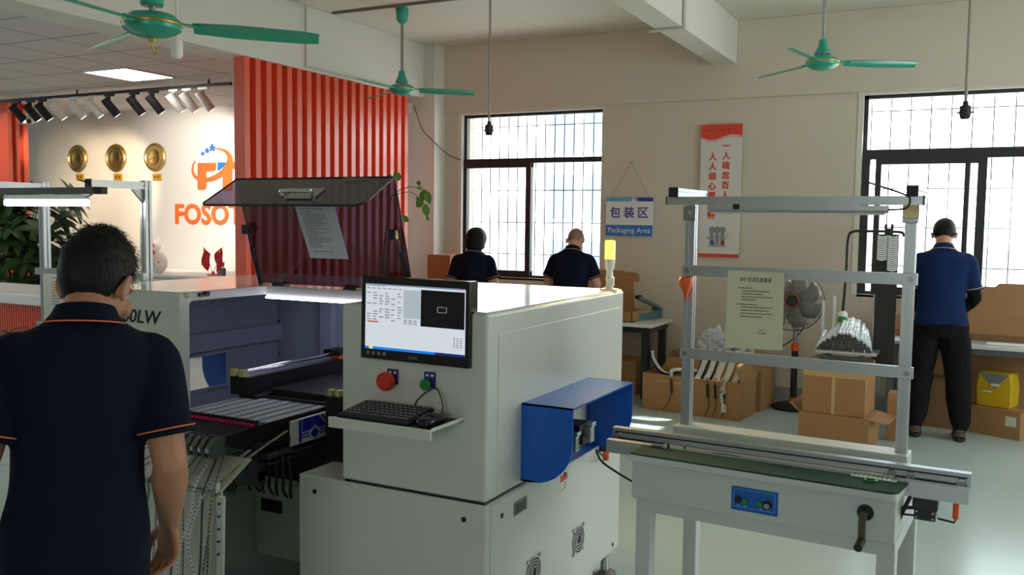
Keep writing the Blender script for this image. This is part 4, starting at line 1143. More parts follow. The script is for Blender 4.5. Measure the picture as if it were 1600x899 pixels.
# ---- tape feeders with their component tapes
FN = 22; pit = (FX1 - FX0)/FN
m_tapew = mat('carrier_tape', (232, 232, 238), 0.4, spec=.6); m_tapeg = mat('carrier_tape_clear', (150, 152, 156), 0.35)
m_taped = mat('carrier_tape_dark', (84, 84, 88), 0.4)
m_pink = mat('pink_cap', (230, 40, 110), 0.4, emit=(230, 40, 110), estr=.0)
fproto = None
for k in range(FN):
    x = FX0 + (k + .5)*pit; w = pit*.40
    lbl = 'slim tape feeder in the packed feeder row at the front of the machine'
    if fproto is None:
        f = thing('tape_feeder', lbl, 'feeder', (x, 2.5, .775), 'tape feeders in the machine bank')
        MB().prism([(2.36, .80), (2.40, .80), (2.44, .777), (3.02, .777), (3.02, .838), (2.98, .846), (2.52, .846), (2.36, .836)], x - w, x + w, 'yz').build('body', 'black', f, bevel=.0015)
        MB().box(x - w*.55, x + w*.45, 2.58, 3.00, .846, .851).build('tape_guide', m_tapew, f)
        MB().box(x - w*.9, x + w*.9, 2.525, 2.540, .846, .864).build('release_lever', 'black', f)
        MB().box(x - w*.45, x + w*.45, 2.508, 2.525, .846, .855).build('lever_cap', m_pink, f, bevel=.001)
        fproto = f
    else:
        f = dup(fproto, (x, 2.5, .775), None, lbl)
        if k % 3 == 1:
            for c_ in f.children:
                if c_.name.startswith('tape_guide'): c_.data = c_.data.copy(); c_.data.materials[0] = m_tapeg
MB_bar = MB().box(FX0, FX1 + .01, 2.93, 2.95, .851, .862).build('cover_bar', 'black', mc)
# five bulkier clamp feeders hung in front of the right end
gproto = None
for k in range(5):
    x = -2.50 + k*.036
    lbl = 'grey clamp feeder hanging in front of the right half of the feeder row'
    if gproto is None:
        g_ = thing('clamp_feeder', lbl, 'feeder', (x, 2.36, .80), 'grey clamp feeders')
        MB().prism([(2.28, .815), (2.295, .775), (2.345, .77), (2.355, .842), (2.305, .842)], x - .012, x + .012, 'yz').build('body', 'alu_dark', g_, bevel=.002)
        MB().box(x - .008, x + .008, 2.31, 2.35, .842, .847).build('clamp_plate', 'steel', g_)
        MB().box(x - .006, x + .006, 2.274, 2.292, .80, .815).build('tag', 'alu', g_)
        gproto = g_
    else: dup(gproto, (x, 2.36, .80), None, lbl)
def tape(pts, w, m, label, holes=False):
    # flat carrier tape swept along pts, width along x
    P = [Vector(p) for p in pts]; Q, _ = catmull(P, [0]*len(P), 6); b = MB(); h = Vector((w/2, 0, 0)); hol = MB()
    for i in range(len(Q)-1):
        d = (Q[i+1] - Q[i]).normalized(); n = d.cross(Vector((1, 0, 0))).normalized()*.0009
        a, c = Q[i], Q[i+1]
        b.add([a-h+n, a+h+n, c+h+n, c-h+n, a-h-n, a+h-n, c+h-n, c-h-n], [(0, 1, 2, 3), (7, 6, 5, 4), (0, 4, 5, 1), (1, 5, 6, 2), (2, 6, 7, 3), (3, 7, 4, 0)])
    o = thing('component_tape', label, 'tape', P[0], 'component tapes over the chute')
    b.build('tape', m, o)
    L = 0; nxt = 0
    for i in range(len(Q)-1):
        seg = (Q[i+1]-Q[i]); sl = seg.length; d = seg.normalized(); n = d.cross(Vector((1, 0, 0))).normalized()
        while nxt < L + sl:
            p = Q[i] + d*(nxt - L)
            hh = Vector((w*.22, 0, 0)); dd = d*.004
            for sgn in (1, -1):
                hol.add([p - hh - dd + n*.0013*sgn, p + hh - dd + n*.0013*sgn, p + hh + dd + n*.0013*sgn, p - hh + dd + n*.0013*sgn], [(0, 1, 2, 3)])
            nxt += .0155
        L += sl
    hol.build('component', 'black', o, fix=False)
random.seed(5)
for k in range(15):
    t = k/14; xs_ = -2.74 + t*.38; xe = -2.95 + t*.63; m = (m_tapew, m_tapeg, m_taped)[(k*2) % 3]
    y2 = 2.277
    pts = [(xs_, 2.37, .79), (xs_ + (xe - xs_)*.35, 2.335, .745), (xe, y2 - .006, .672), (xe - .004, y2 - .012, .60), (xe + random.uniform(-.05, .03), y2 - .03 - random.uniform(0, .03), .40), (xe + random.uniform(-.08, .03), y2 - .03, .16)]
    tape(pts, .009, m, 'thin component tape running from the feeders over the chute edge')
tape([(-2.345, 2.68, .80), (-2.335, 2.52, .765), (-2.325, 2.40, .73), (-2.318, 2.275, .672), (-2.325, 2.255, .55), (-2.335, 2.25, .35), (-2.375, 2.25, .12)], .013, mat('yellowed_tape', (200, 186, 150), .5), 'wide yellowish component tape along the right edge of the chute')
tape([(-2.37, 2.60, .79), (-2.365, 2.45, .745), (-2.36, 2.278, .672), (-2.41, 2.24, .50), (-2.37, 2.23, .36), (-2.345, 2.23, .14)], .012, m_tapew, 'white component tape looping beside the wide yellowish one')

# ================================================================ inspection conveyors
TY = R(-3.8)
def frame(ox, oy, t): return Matrix.Translation((ox, oy, 0)) @ Matrix.Rotation(t, 4, 'Z')
def profile_bar(mb, p, q, w, h, up=(0, 0, 1)):
    """aluminium extrusion: a bar with a groove along each side"""
    p, q = Vector(p), Vector(q); d = (q-p).normalized(); s = d.cross(Vector(up)).normalized(); u = s.cross(d)
    a, b = w/2, h/2; g = .22; e = .30
    gx, gy = a*g, b*g; ex, ey = a*(1 - e), b*(1 - e)
    prof = [(-a, -b), (-gx, -b), (-gx, -ey), (gx, -ey), (gx, -b), (a, -b), (a, -gy), (ex, -gy), (ex, gy), (a, gy), (a, b), (gx, b), (gx, ey), (-gx, ey), (-gx, b), (-a, b), (-a, gy), (-ex, gy), (-ex, -gy), (-a, -gy)]
    n = len(prof); vs = [p + s*x + u*y for x, y in prof] + [q + s*x + u*y for x, y in prof]
    return mb.add(vs, [tuple(range(n)), tuple(range(2*n-1, n-1, -1))] + [(j, j+n, (j+1) % n + n, (j+1) % n) for j in range(n)])
cv = thing('inspection_conveyor', 'inspection conveyor table with green top, crank and tall aluminium rack at the right', 'conveyor', (-.6, 3.1, 0))
F = frame(-1.0, 2.84, TY)
def P(u, v, z): return F @ Vector((u, v, z))
TL = .835
MB(F).prism(rounded([(0, 0), (TL, 0), (TL + .012, .12), (TL + .012, .165), (-.006, .125)], [.004, .03, .0, 0, 0]), .8465, .852, 'xy').build('green_mat', 'mat_green', cv)
MB(F).prism(rounded([(-.002, -.002), (TL + .002, -.002), (TL + .014, .17), (-.008, .17)], [.004, .03, 0, 0]), .826, .8465, 'xy').build('table_edge', 'table_paint', cv, bevel=.002)
MB(F).box(.0, TL - .004, .020, .44, .693, .826).build('apron', 'table_paint', cv, bevel=.003)
MB(F).box(.014, TL - .004, .032, .075, .650, .693).box(.014, TL - .004, .45, .50, .65, .70).box(.014, .06, .075, .45, .65, .693).box(TL - .05, TL - .004, .075, .45, .65, .693).build('under_frame', 'table_paint', cv)
for u in (.014, TL - .054):
    for v in (.030, .50):
        MB(F).box(u, u + .052, v, v + .052, 0.01, .66).box(u - .004, u + .056, v - .004, v + .056, 0, .012).build('leg', 'table_paint', cv, bevel=.003)
MB(F).box(-.035, .80, .49, .60, .775, .848).build('back_beam', 'table_paint', cv, bevel=.004)
rt = R(1.6)
FR = F @ Matrix.Translation((0, .13, 0)) @ Matrix.Rotation(rt, 4, 'Z')
r1 = MB(FR); profile_bar(r1, (-.14, 0, .833), (1.01, 0, .833), .026, .046)
ro = r1.build('front_rail', 'alu', cv)
FR2 = F @ Matrix.Translation((0, .205, 0)) @ Matrix.Rotation(rt, 4, 'Z')
r2 = MB(FR2); profile_bar(r2, (-.15, 0, .862), (1.01, 0, .862), .026, .046)
r2o = r2.build('rear_rail', 'alu', cv)
gr = MB(FR2); gr.box(-.14, 1.0, -.0145, -.0125, .846, .851).box(-.14, 1.0, -.0145, -.0125, .868, .873); gr.build('belt', 'black', r2o)
for u in (.79, .845, .985, -.135): MB(FR2).cyl((u, -.030, .857), (u, -.012, .857), .013, n=20).build('belt_roller', 'steel', r2o, smooth=40)
MB(FR).box(.05, .80, .012, .06, .842, .850).build('belt_bed', 'white_plastic', cv)
fx = MB(F)
fx.box(.035, .075, .105, .135, .852, .862).cyl((.09, .12, .852), (.09, .12, .872), .006, n=10).cyl((.145, .13, .852), (.145, .13, .866), .005, n=10).box(.24, .33, .135, .150, .852, .856)
fx.build('clip', 'chrome', cv)
# blue control panel
cp = MB(F).box(.345, .492, .0165, .0205, .716, .792).build('control_panel', mat('panel_blue', (20, 92, 176), .35), cv, bevel=.001)
ol = MB(F)
for a0, a1, b0, b1 in ((.353, .484, .784, .7855), (.353, .484, .7265, .728), (.353, .3545, .728, .784), (.4825, .484, .728, .784)): ol.box(a0, a1, .0155, .0166, b0, b1)
for a in (.368, .391, .440, .462): ol.box(a - .006, a + .006, .0155, .0166, .731, .734)
ol.build('outline', mat('panel_line', (120, 170, 220), .5), cp)
def knob(u, z, r, d, m, name, cap=None):
    o = MB(F).tube([(u, .017, z), (u, .017 - d, z)], [r, r*.92], 20).build(name, m, cp, smooth=40)
    if cap: MB(F).cyl((u, .017 - d, z), (u, .017 - d - .004, z), r*.62, n=18).build('cap', cap, o, smooth=40)
knob(.368, .752, .010, .012, 'black', 'button'); knob(.391, .750, .010, .010, 'green_plastic', 'button'); knob(.438, .749, .009, .010, 'green_plastic', 'button'); knob(.461, .748, .014, .012, 'black', 'speed_knob', 'steel')
# crank
MB(F).cyl((.748, .0195, .776), (.748, .0165, .776), .024, n=24).build('crank_hole', 'black', cv)
ck = MB(F).cyl((.748, .03, .776), (.748, -.035, .776), .011, n=14).beam((.748, -.03, .786), (.748, -.03, .702), .020, .012, (0, 1, 0))
cko = ck.build('crank', mat('crank_brown', (86, 80, 62), .4, metal=.6), cv, bevel=.002)
MB(F).cyl((.748, -.025, .705), (.748, -.085, .700), .012, n=16).build('crank_handle', 'black_matt', cko, smooth=40)
# motor, sensor and cable ties at the right end
mt_ = MB(FR).box(.865, .925, -.01, .05, .742, .805).box(.86, .93, -.012, .052, .775, .808).build('motor', 'black', cv, bevel=.003)
bt = MB(FR)
for du, dz in ((.872, .75), (.918, .75), (.872, .768), (.918, .768)): bt.cyl((du, -.0125, dz), (du, -.009, dz), .0035, n=8)
bt.build('screw', 'steel', mt_)
MB(FR).cyl((.978, .01, .758), (.978, .01, .812), .009, n=14).build('proximity_sensor', 'orange_plastic', cv, smooth=40)
ct_ = MB(FR)
ct_.tube([(.978, .01, .758), (.975, .01, .745), (.93, .01, .750)], .0035, 6).tube([(.87, .0, .752), (.80, -.01, .752), (.77, -.02, .775), (.70, -.02, .788)], .0035, 6, smooth=4)
ct_.tube([(.855, -.01, .812), (.80, -.01, .67)], .006, 8).tube([(.80, -.01, .672), (.72, -.015, .735), (.70, -.015, .74)], .005, 6, smooth=3).tube([(.868, .0, .776), (.80, -.02, .768), (.71, -.02, .758)], .006, 6, smooth=3)
ct_.build('cable', 'black_matt', cv, smooth=60)
cab_ = [P(-.0, .05, .735), P(-.08, .08, .752), P(-.16, .12, .772), P(-.20, .16, .80), Vector((-1.385, so_.y, so_.z - .018))]
tag(MB().tube(cab_, .004, 6, smooth=6).build('sensor_cable', 'black_matt'), 'thin black cable hanging from the machine sensor to the conveyor table', 'cable')
# rack: posts, rails, arms, tube fitting
PV = .55
posts = (-.003, .772)
for u in posts:
    pb_ = MB(F); profile_bar(pb_, (u, PV, .848), (u, PV, 1.715), .036, .036, (0, 1, 0)); po = pb_.build('post', 'alu', cv)
    MB(F).box(u - .026, u + .024, PV - .026, PV - .018, 1.635, 1.69).build('bracket', 'steel', po, bevel=.002)
    MB(F).cyl((u, PV - .027, 1.665), (u, PV - .022, 1.665), .008, n=12).build('bolt', 'chrome', po)
for z in (1.466, 1.148):
    rb_ = MB(F).box(posts[0] - .022, posts[1] + .030, PV - .034, PV - .018, z - .040, z).build('cross_rail', 'alu', cv, bevel=.001)
    b = MB(F)
    for u in (posts[0], posts[1] + .01): b.cyl((u, PV - .040, z - .02), (u, PV - .034, z - .02), .010, n=14).cyl((u, PV - .0415, z - .02), (u, PV - .040, z - .02), .005, n=6)
    b.build('bolt', 'steel', rb_, smooth=40)
AV = .26
for u in (posts[0] + .035, posts[1] + .035):
    ab = MB(F); profile_bar(ab, (u, AV, 1.733), (u, PV + .02, 1.733), .030, .030); ao = ab.build('arm', 'alu', cv)
    MB(F).box(u - .017, u + .017, AV - .006, AV, 1.716, 1.750).build('end_cap', 'black_matt', ao)
fr_ = MB(F).box(.0, .835, AV + .02, AV + .045, 1.690, 1.718).build('front_rail_top', 'alu', cv)
MB(F).box(-.004, 0, AV + .019, AV + .046, 1.689, 1.719).box(.835, .839, AV + .019, AV + .046, 1.689, 1.719).build('end_cap', 'black_matt', fr_)
lf = MB(F).prism([(AV + .02, 1.688), (AV + .05, 1.688), (AV + .05, 1.672), (AV + .042, 1.664), (AV + .028, 1.664), (AV + .02, 1.672)], .15, .735, 'yz').build('tube_fitting', 'alu', cv)
MB(F).box(.16, .725, AV + .028, AV + .042, 1.658, 1.665).build('tube_cover', 'white_plastic', lf)
MB(F).box(.24, .262, AV + .015, AV + .02, 1.674, 1.692).build('clip', 'black_matt', lf)
MB(F).tube([(.735, AV + .03, 1.675), (.79, AV + .01, 1.68), (.80, AV + .0, 1.71), (.775, AV + .03, 1.725), (.72, AV + .06, 1.745), (.66, AV + .1, 1.765)], .003, 6, smooth=5).build('lead', 'black_matt', lf, smooth=60)
MB(F).box(posts[1] - .026, posts[1] + .026, PV - .030, PV - .024, 1.650, 1.706).build('corner_joint', mat('zinc_yellow', (196, 180, 130), .4, metal=.6), cv, bevel=.002)
op = MB(F).lathe([(0, 0), (.006, .002), (.008, .02), (.026, .055), (.028, .07), (.022, .085), (0, .09)], (posts[0], PV - .045, 1.335), 20).build('orange_knob', 'orange_plastic', cv, smooth=50)
def rack_pt(px, py, v):
    n = F.to_3x3() @ Vector((0, 1, 0)); o = P(0, v, 0); d = _ray(px, py); t = (o - Vector((0, 0, CAM_H))).dot(n)/d.dot(n)
    return Vector((0, 0, CAM_H)) + d*t
random.seed(21)
ln = [(.20, .215, .25, .014)] + [(.27, .252 + k*.037, w, .014) for k, w in enumerate((.48, .38, .55, .25))] + [(.18, .425, .36, .014)] + [(.26 + .0*k, .46 + k*.04, w, .014) for k, w in enumerate((.56, .50, .56, .38))] + [(.60, .755, .08, .012), (.56, .79, .16, .012)]
sheet('notice_sheet', 'pale green printed notice hung between the two rails of the right rack', [rack_pt(1138, 422, PV - .05), rack_pt(1226, 426, PV - .05), rack_pt(1222, 548, PV - .05), rack_pt(1132, 543, PV - .05)], 0, ln, mat('pale_green_paper', (218, 216, 186), .7), title=('SMT 检测注意事项', .115, .56))
# strip of circuit boards on the belt
pc = thing('circuit_board_strip', 'white strip of circuit boards on the belt at the right end of the table', 'circuit board', P(.74, .15, .853))
sb0, sb1 = at_z(1334, 742, .853), at_z(1392, 752, .853)
MB(F).box(.685, .815, .118, .168, .853, .856).build('board', emis('pcb_white', (222, 232, 230), .0), pc)
q = MB(F)
for k in range(9): q.box(.692 + k*.0135, .695 + k*.0135, .122, .164, .856, .8565)
q.box(.806, .812, .125, .133, .856, .858).box(.806, .812, .15, .158, .856, .858); q.build('component', 'grey_plastic', pc)
gd = P(.748, .085, .853)
tag(MB(F).box(.728, .768, .085, .108, .852, .857).prism([(.735, .09), (.76, .09), (.752, .103), (.742, .103)], .857, .862, 'xy').build('board_stop', 'green_plastic', bevel=.001), 'small green board stop on the mat in front of the circuit board strip', 'stop')

# ---- left inspection conveyor behind the man
lcv = thing('inspection_conveyor', 'inspection conveyor with lit tube on an aluminium rack at the left behind the man', 'conveyor', (-4.0, 3.0, 0))
py_ = 3.15; px0, px1 = -4.42, -3.65
for x in (px0, px1):
    b = MB(); profile_bar(b, (x, py_, .85), (x, py_, 1.80), .040, .040, (0, 1, 0)); b.build('post', 'alu', lcv)
    b = MB(); profile_bar(b, (x, py_ - .32, 1.775), (x, py_ + .02, 1.775), .034, .034); ao = b.build('arm', 'alu', lcv)
    MB().box(x - .019, x + .019, py_ - .328, py_ - .32, 1.756, 1.794).build('end_cap', 'black_matt', ao)
MB().prism([(py_ - .02, 1.755), (py_ - .02, 1.69), (py_ - .085, 1.755)], px1 - .006, px1 + .006, 'yz').build('gusset', 'steel', lcv)
fr0 = at_y(163, 297, py_ - .30)
MB().box(-4.75, fr0.x - .05, py_ - .315, py_ - .285, 1.725, 1.756).build('front_rail_top', 'alu_dark', lcv)
MB().box(fr0.x - .05, fr0.x, py_ - .317, py_ - .283, 1.724, 1.757).build('end_cap', 'black_matt', lcv)
l0, l1 = at_y(10, 311, py_ - .3), at_y(136, 311, py_ - .3)
tf = MB().box(l0.x, l1.x, py_ - .315, py_ - .285, 1.700, 1.722).build('tube_fitting', 'white_plastic', lcv)
MB().box(l0.x, l1.x, py_ - .318, py_ - .282, 1.668, 1.700).build('lit_tube', 'tube_white', tf, bevel=.008)
MB().tube([(l1.x, py_ - .3, 1.71), (l1.x + .06, py_ - .31, 1.735), (l1.x + .04, py_ - .33, 1.775), (l1.x - .03, py_ - .32, 1.79)], .004, 6, smooth=4).build('lead', 'black_matt', tf)
for z in (1.345, 1.06): MB().box(px0 - .025, px1 + .025, py_ - .045, py_ - .02, z - .035, z).build('cross_rail', 'alu', lcv)
MB().box(-4.75, -3.70, 2.62, 3.22, .80, .85).build('table_top', 'table_paint', lcv, bevel=.003)
MB().box(-4.72, -3.73, 2.66, 3.18, .68, .80).build('apron', 'table_paint', lcv)
for x in (-4.70, -3.80):
    for y in (2.66, 3.12): MB().box(x, x + .05, y, y + .05, 0, .68).build('leg', 'table_paint', lcv)
b = MB(); profile_bar(b, (-4.78, 2.90, .875), (-3.69, 2.90, .875), .026, .045); profile_bar(b, (-4.78, 2.82, .875), (-3.69, 2.82, .875), .026, .045); b.build('rail', 'alu', lcv)
random.seed(4)
pl0 = at_y(66, 400, py_ - .05)
sheet('notice_sheet', 'pale printed sheet hung on the left rack beside the head of the man', [(pl0.x, py_ - .05, 1.318), (pl0.x + .23, py_ - .05, 1.318), (pl0.x + .23, py_ - .05, 1.03), (pl0.x, py_ - .05, 1.03)], 0, [(.3, .06, .35, .02)] + [(.32, .14 + k*.05, random.uniform(.1, .3), .02) for k in range(9)] + [(.68, .14 + k*.05, random.uniform(.06, .14), .02) for k in range(10)], mat('cream_paper', (206, 206, 192), .8))

# ================================================================ people: one continuous body each, clothing and hair as its children
M['shoe_trim'] = mat('shoe_trim', (150, 126, 108), .6)
def hand_into(mb, wrist, fdir, back, side, curl=.6, s=1.0, spread=.06, thumb=.5):
    """fdir: wrist to fingers; back: out of the back of the hand; side: towards the thumb"""
    f = Vector(fdir).normalized(); bk = Vector(back); bk = (bk - f*bk.dot(f)).normalized(); sd = Vector(side); sd = (sd - f*sd.dot(f) - bk*sd.dot(bk)).normalized()
    w = Vector(wrist)
    mb.loft([(w - f*.02*s, sd*.026*s, bk*.020*s), (w + f*.012*s, sd*.028*s, bk*.019*s), (w + f*.045*s, sd*.038*s, bk*.017*s), (w + f*.085*s, sd*.041*s, bk*.014*s), (w + f*.098*s, sd*.036*s, bk*.010*s)], 16, 3)
    tips = []
    for k, (L, o) in enumerate(((.072, .030), (.080, .0105), (.075, -.0095), (.058, -.0285))):
        p = w + f*(.090 - .004*abs(k-1.2))*s + sd*o*s; d = (f + sd*(spread*(1.5 - k)*.6)).normalized(); r = (.0092 - .0006*(k == 3)*2)*s
        pts = [p - d*.015*s, p]; rr = [r, r]; c = curl*(1 + .12*k)
        for q, fr in enumerate((.45, .30, .25)):
            ang = c*(.55, .75, .5)[q]
            ax = d.cross(bk).normalized(); d = (Matrix.Rotation(-ang, 3, ax) @ d).normalized(); bk2 = bk
            # bend towards the palm
            p = p + d*L*fr*s; pts.append(p.copy()); rr.append(r*(.95 - .1*q))
            bk = (Matrix.Rotation(-ang, 3, ax) @ bk)
        bk = Vector(back); bk = (bk - f*bk.dot(f)).normalized()
        mb.tube(pts, rr, 10, smooth=3); mb.ell(pts[-1], (rr[-1],)*3, None, 8, 6); tips.append((pts[-1], d))
        for pp_ in pts[1:3]: mb.ell(pp_, (r*1.08,)*3, None, 8, 6)
    b = w + f*.030*s + sd*.030*s
    t1 = (f*.75 + sd*.62 - bk*.25*thumb).normalized(); t2 = (f*.95 + sd*.22 - bk*.35*thumb).normalized()
    pts = [b - t1*.02*s, b + t1*.018*s, b + t1*.040*s, b + t1*.040*s + t2*.030*s, b + t1*.040*s + t2*.052*s]
    mb.tube(pts, [.013*s, .0135*s, .0115*s, .0105*s, .0085*s], 10, smooth=3); mb.ell(pts[-1], (.0085*s,)*3, None, 8, 6)
    tips.append((pts[-1], t2))
    return tips
def cap_tube(mb, pts, rr, n=16, smooth=4):
    mb.tube(pts, rr, n, smooth=smooth); mb.ell(pts[0], (rr[0],)*3, None, 12, 8); mb.ell(pts[-1], (rr[-1],)*3, None, 12, 8)
def wrinkle(o, amp, sc, seed=0.0, zs=.5):
    me = o.data
    co = [v.co.copy() for v in me.vertices]; nr = [v.normal.copy() for v in me.vertices]
    flat = []
    for c, q in zip(co, nr):
        n = noise.noise(Vector((c.x*sc + seed, c.y*sc, c.z*sc*zs))) + .5*noise.noise(Vector((c.x*sc*2.3, c.y*sc*2.3 + seed, c.z*sc*1.1)))
        flat.extend(c + q*amp*n)
    me.vertices.foreach_set('co', flat)
    me.update()
def person(label, loc, yaw, s=1.0, lean=0.0, head=(0, 0), arms=None, legs=None, hair='short', shirt='navy', pipe='piping', sleeve=None, vox=.008, skin='skin', hem=.82, girth=1.0, shoes=True, cat='person', fine=False, shw=1.0, neck=(0, 0), roll=0.0, baggy=1.0):
    root = thing('person', label, cat, loc)
    root.rotation_euler = (0, roll, yaw)
    PEL = Vector((0, 0, .93))
    LR = Matrix.Rotation(-lean, 3, 'X')
    def tp(x, y, z): return PEL + LR @ (Vector((x, y, z)) - PEL)
    def tv(x, y, z): return LR @ Vector((x, y, z))
    def scale_mb(mb): mb.v = [v*s for v in mb.v]; return mb
    def fin(mb, name, m, parent, voxel, smooth=4, extra=None):
        scale_mb(mb)
        me = mb.mesh(name); o = bpy.data.objects.new(name, me); COL.objects.link(o); me.materials.append(M[m] if isinstance(m, str) else m)
        bake(o, [('REMESH', dict(mode='VOXEL', voxel_size=voxel)), ('SMOOTH', dict(iterations=smooth, factor=.5))])
        o.parent = parent
        if extra: extra(o)
        return o
    g = girth
    trunk = [(.80, .165*g, .115*g, -.005), (.93, .168*g, .118*g, -.008), (1.03, .152*g, .108*g, .0), (1.14, .150*g, .108*g, .004), (1.26, .168*g*shw, .112*g, -.002), (1.345, .176*g*shw, .104, -.010), (1.405, .140*shw, .080, -.012), (1.445, .075, .062, -.006), (1.475, .056, .056, .004)]
    def rings(d, z0, z1=9):
        out = []
        for z, w, dp, yc in trunk:
            if z < z0 or z > z1: continue
            out.append((tp(0, yc, z), tv(w + d, 0, 0), tv(0, dp + d, 0)))
        return out
    body = MB()
    body.loft([(tp(0, -.004, .88), tv(.12*g, 0, 0), tv(0, .085*g, 0))] + rings(-.008, .9), 28, 3)
    # neck and head
    NB = tp(0, .0, 1.46)
    HR = LR @ Matrix.Rotation(head[0], 3, 'Z') @ Matrix.Rotation(head[1], 3, 'X')
    HP = NB + LR @ Vector((0, .012 + neck[0], .055 + neck[1]))
    def hp(x, y, z): return HP + HR @ Vector((x, y, z))
    cap_tube(body, [tp(0, -.005, 1.41), NB, hp(0, -.004, .06)], [.062, .056, .056], 18, 3)
    body.ell(hp(0, -.012, .125), (.076, .094, .098), HR, 24, 16)
    body.ell(hp(0, .028, .07), (.062, .068, .088), HR, 24, 16)
    body.ell(hp(0, .050, .012), (.040, .042, .034), HR, 16, 10)                 # chin
    body.ell(hp(0, .088, .125), (.052, .012, .014), HR, 14, 8)                  # brow
    body.tube([hp(0, .094, .115), hp(0, .108, .085), hp(0, .102, .072)], [.008, .0135, .012], 10, smooth=3)   # nose
    body.ell(hp(0, .090, .045), (.024, .009, .006), HR, 12, 8); body.ell(hp(0, .089, .036), (.021, .009, .006), HR, 12, 8)   # lips
    for sg in (-1, 1):
        body.ell(hp(sg*.042, .070, .066), (.026, .026, .028), HR, 12, 8)         # cheek
        RE = HR @ Matrix.Rotation(sg*R(-22), 3, 'Z') @ Matrix.Rotation(R(-12), 3, 'X')
        body.ell(hp(sg*.079, -.004, .088), (.009, .019, .031), RE, 14, 10)       # ear
        body.tube([hp(sg*.080, .010, .112), hp(sg*.090, -.010, .120), hp(sg*.092, -.022, .098), hp(sg*.086, -.014, .070), hp(sg*.080, .004, .060)], [.0055, .006, .006, .0055, .006], 8, smooth=3)
    tips = []
    A = arms
    for sg, a in zip((-1, 1), A):
        sh = tp(sg*.172*shw, -.012, 1.350); el, wr = Vector(a['el']), Vector(a['wr'])
        cap_tube(body, [tp(sg*.11, -.012, 1.375), sh, sh.lerp(el, .5), el], [.046, .050, .046, .041], 16, 4)
        cap_tube(body, [el, el.lerp(wr, .28), el.lerp(wr, .7), wr], [.041, .045, .036, .0275], 16, 4)
        tips += hand_into(body, wr, a['f'], a['b'], a['s'], a.get('curl', .7), a.get('hs', 1.0))
    LG = legs or [dict(hip=(-.088, 0, .90), kn=(-.095, .01, .49), an=(-.10, -.01, .085)), dict(hip=(.088, 0, .90), kn=(.095, .01, .49), an=(.10, -.01, .085))]
    for l in LG:
        h_, k_, a_ = Vector(l['hip']), Vector(l['kn']), Vector(l['an'])
        cap_tube(body, [h_, h_.lerp(k_, .5), k_], [.082, .070, .053], 16, 4)
        cap_tube(body, [k_, k_.lerp(a_, .3), a_], [.053, .055, .038], 16, 4)
        body.loft([(a_ + Vector((0, -.035, -.035)), (.028, 0, 0), (0, .0, .025)), (a_ + Vector((0, .03, -.04)), (.034, 0, 0), (0, 0, .03)), (a_ + Vector((0, .10, -.055)), (.038, 0, 0), (0, 0, .018)), (a_ + Vector((0, .14, -.06)), (.03, 0, 0), (0, 0, .012))], 14, 2)
    bo = fin(body, 'body', skin, root, .0042 if fine else .006, 3)
    if fine:
        nm = MB()
        for p, d in tips[5:]: nm.ell((p - d*.001)*s, (.0062*s, .0062*s, .0062*s), None, 8, 6)
    # eyes
    ey = MB()
    for sg in (-1, 1): ey.ell(hp(sg*.031, .078, .103)*s, (.011*s,)*3, None, 12, 8)
    eo = ey.build('eyes', 'white_plastic', None, smooth=60); eo.parent = root
    # trousers
    tr = MB()
    tr.loft([(tp(0, -.006, 1.0), tv(.158*g, 0, 0), tv(0, .112*g, 0)), (Vector((0, -.008, .92)), (.172*g, 0, 0), (0, .122*g, 0)), (Vector((0, -.008, .84)), (.172*g, 0, 0), (0, .120*g, 0)), (Vector((0, -.005, .78)), (.150*g, 0, 0), (0, .100*g, 0))], 24, 3)
    for l in LG:
        h_, k_, a_ = Vector(l['hip']), Vector(l['kn']), Vector(l['an'])
        h_ = Vector((h_.x*g, h_.y, h_.z)); cap_tube(tr, [h_ + Vector((0, 0, -.02)), h_.lerp(k_, .5), k_, k_.lerp(a_, .5), a_ + Vector((0, -.005, .06)), a_ + Vector((0, -.003, .015))], [.098*g, .092*baggy, .078*baggy, .074*baggy, .062*baggy, .054], 18, 4)
    fin(tr, 'trousers', 'trouser', root, vox, 4, lambda o: wrinkle(o, .006, 16, 3.1, .8))
    # shirt
    st = MB()
    hemr = [(tp(0, -.006, hem), tv(.180*g, 0, 0), tv(0, .132*g, 0))]
    st.loft(hemr + [r for r in rings(.016, hem + .03, 1.42)] + [(tp(0, -.004, 1.445), tv(.085, 0, 0), tv(0, .072, 0)), (tp(0, .0, 1.462), tv(.070, 0, 0), tv(0, .066, 0))], 32, 3)
    cuffs = []
    for sg, a in zip((-1, 1), A):
        sh = tp(sg*.172*shw, -.012, 1.350); el = Vector(a['el'])
        q = sh.lerp(el, a.get('sl', .72)); d = (el - sh).normalized()
        st.tube([tp(sg*.08, -.012, 1.372), tp(sg*.135*shw, -.012, 1.366), sh + Vector((sg*.002, 0, -.004)), sh.lerp(el, .40), q], [.050, .056, .061, .064, .066], 20, smooth=4)
        cuffs.append((q, d))
    so = fin(st, 'polo_shirt', shirt, root, vox, 5, lambda o: wrinkle(o, .0065, 8, 1.7 + loc[0], .4))
    pm = MB()
    for q, d in cuffs:
        cm = MB(); a = d.orthogonal().normalized(); b = d.cross(a)
        for rr, off, tgt, th in ((.0705, -.006, cm, .0045), (.0715, -.016, pm, .0022)):
            pts = [(q + d*off + (a*math.cos(2*PI*k/28) + b*math.sin(2*PI*k/28))*rr)*s for k in range(29)]
            tgt.tube(pts, th*s, 6, cap=False)
        po = pm.build('piping', pipe, None, smooth=60); po.parent = so; po['label'] = 'thin pale line of piping at the sleeve end' if pipe != 'piping' else 'thin orange line of piping at the sleeve end'; pm = MB()
        cu = cm.build('cuff', shirt, None, smooth=60); cu.parent = so
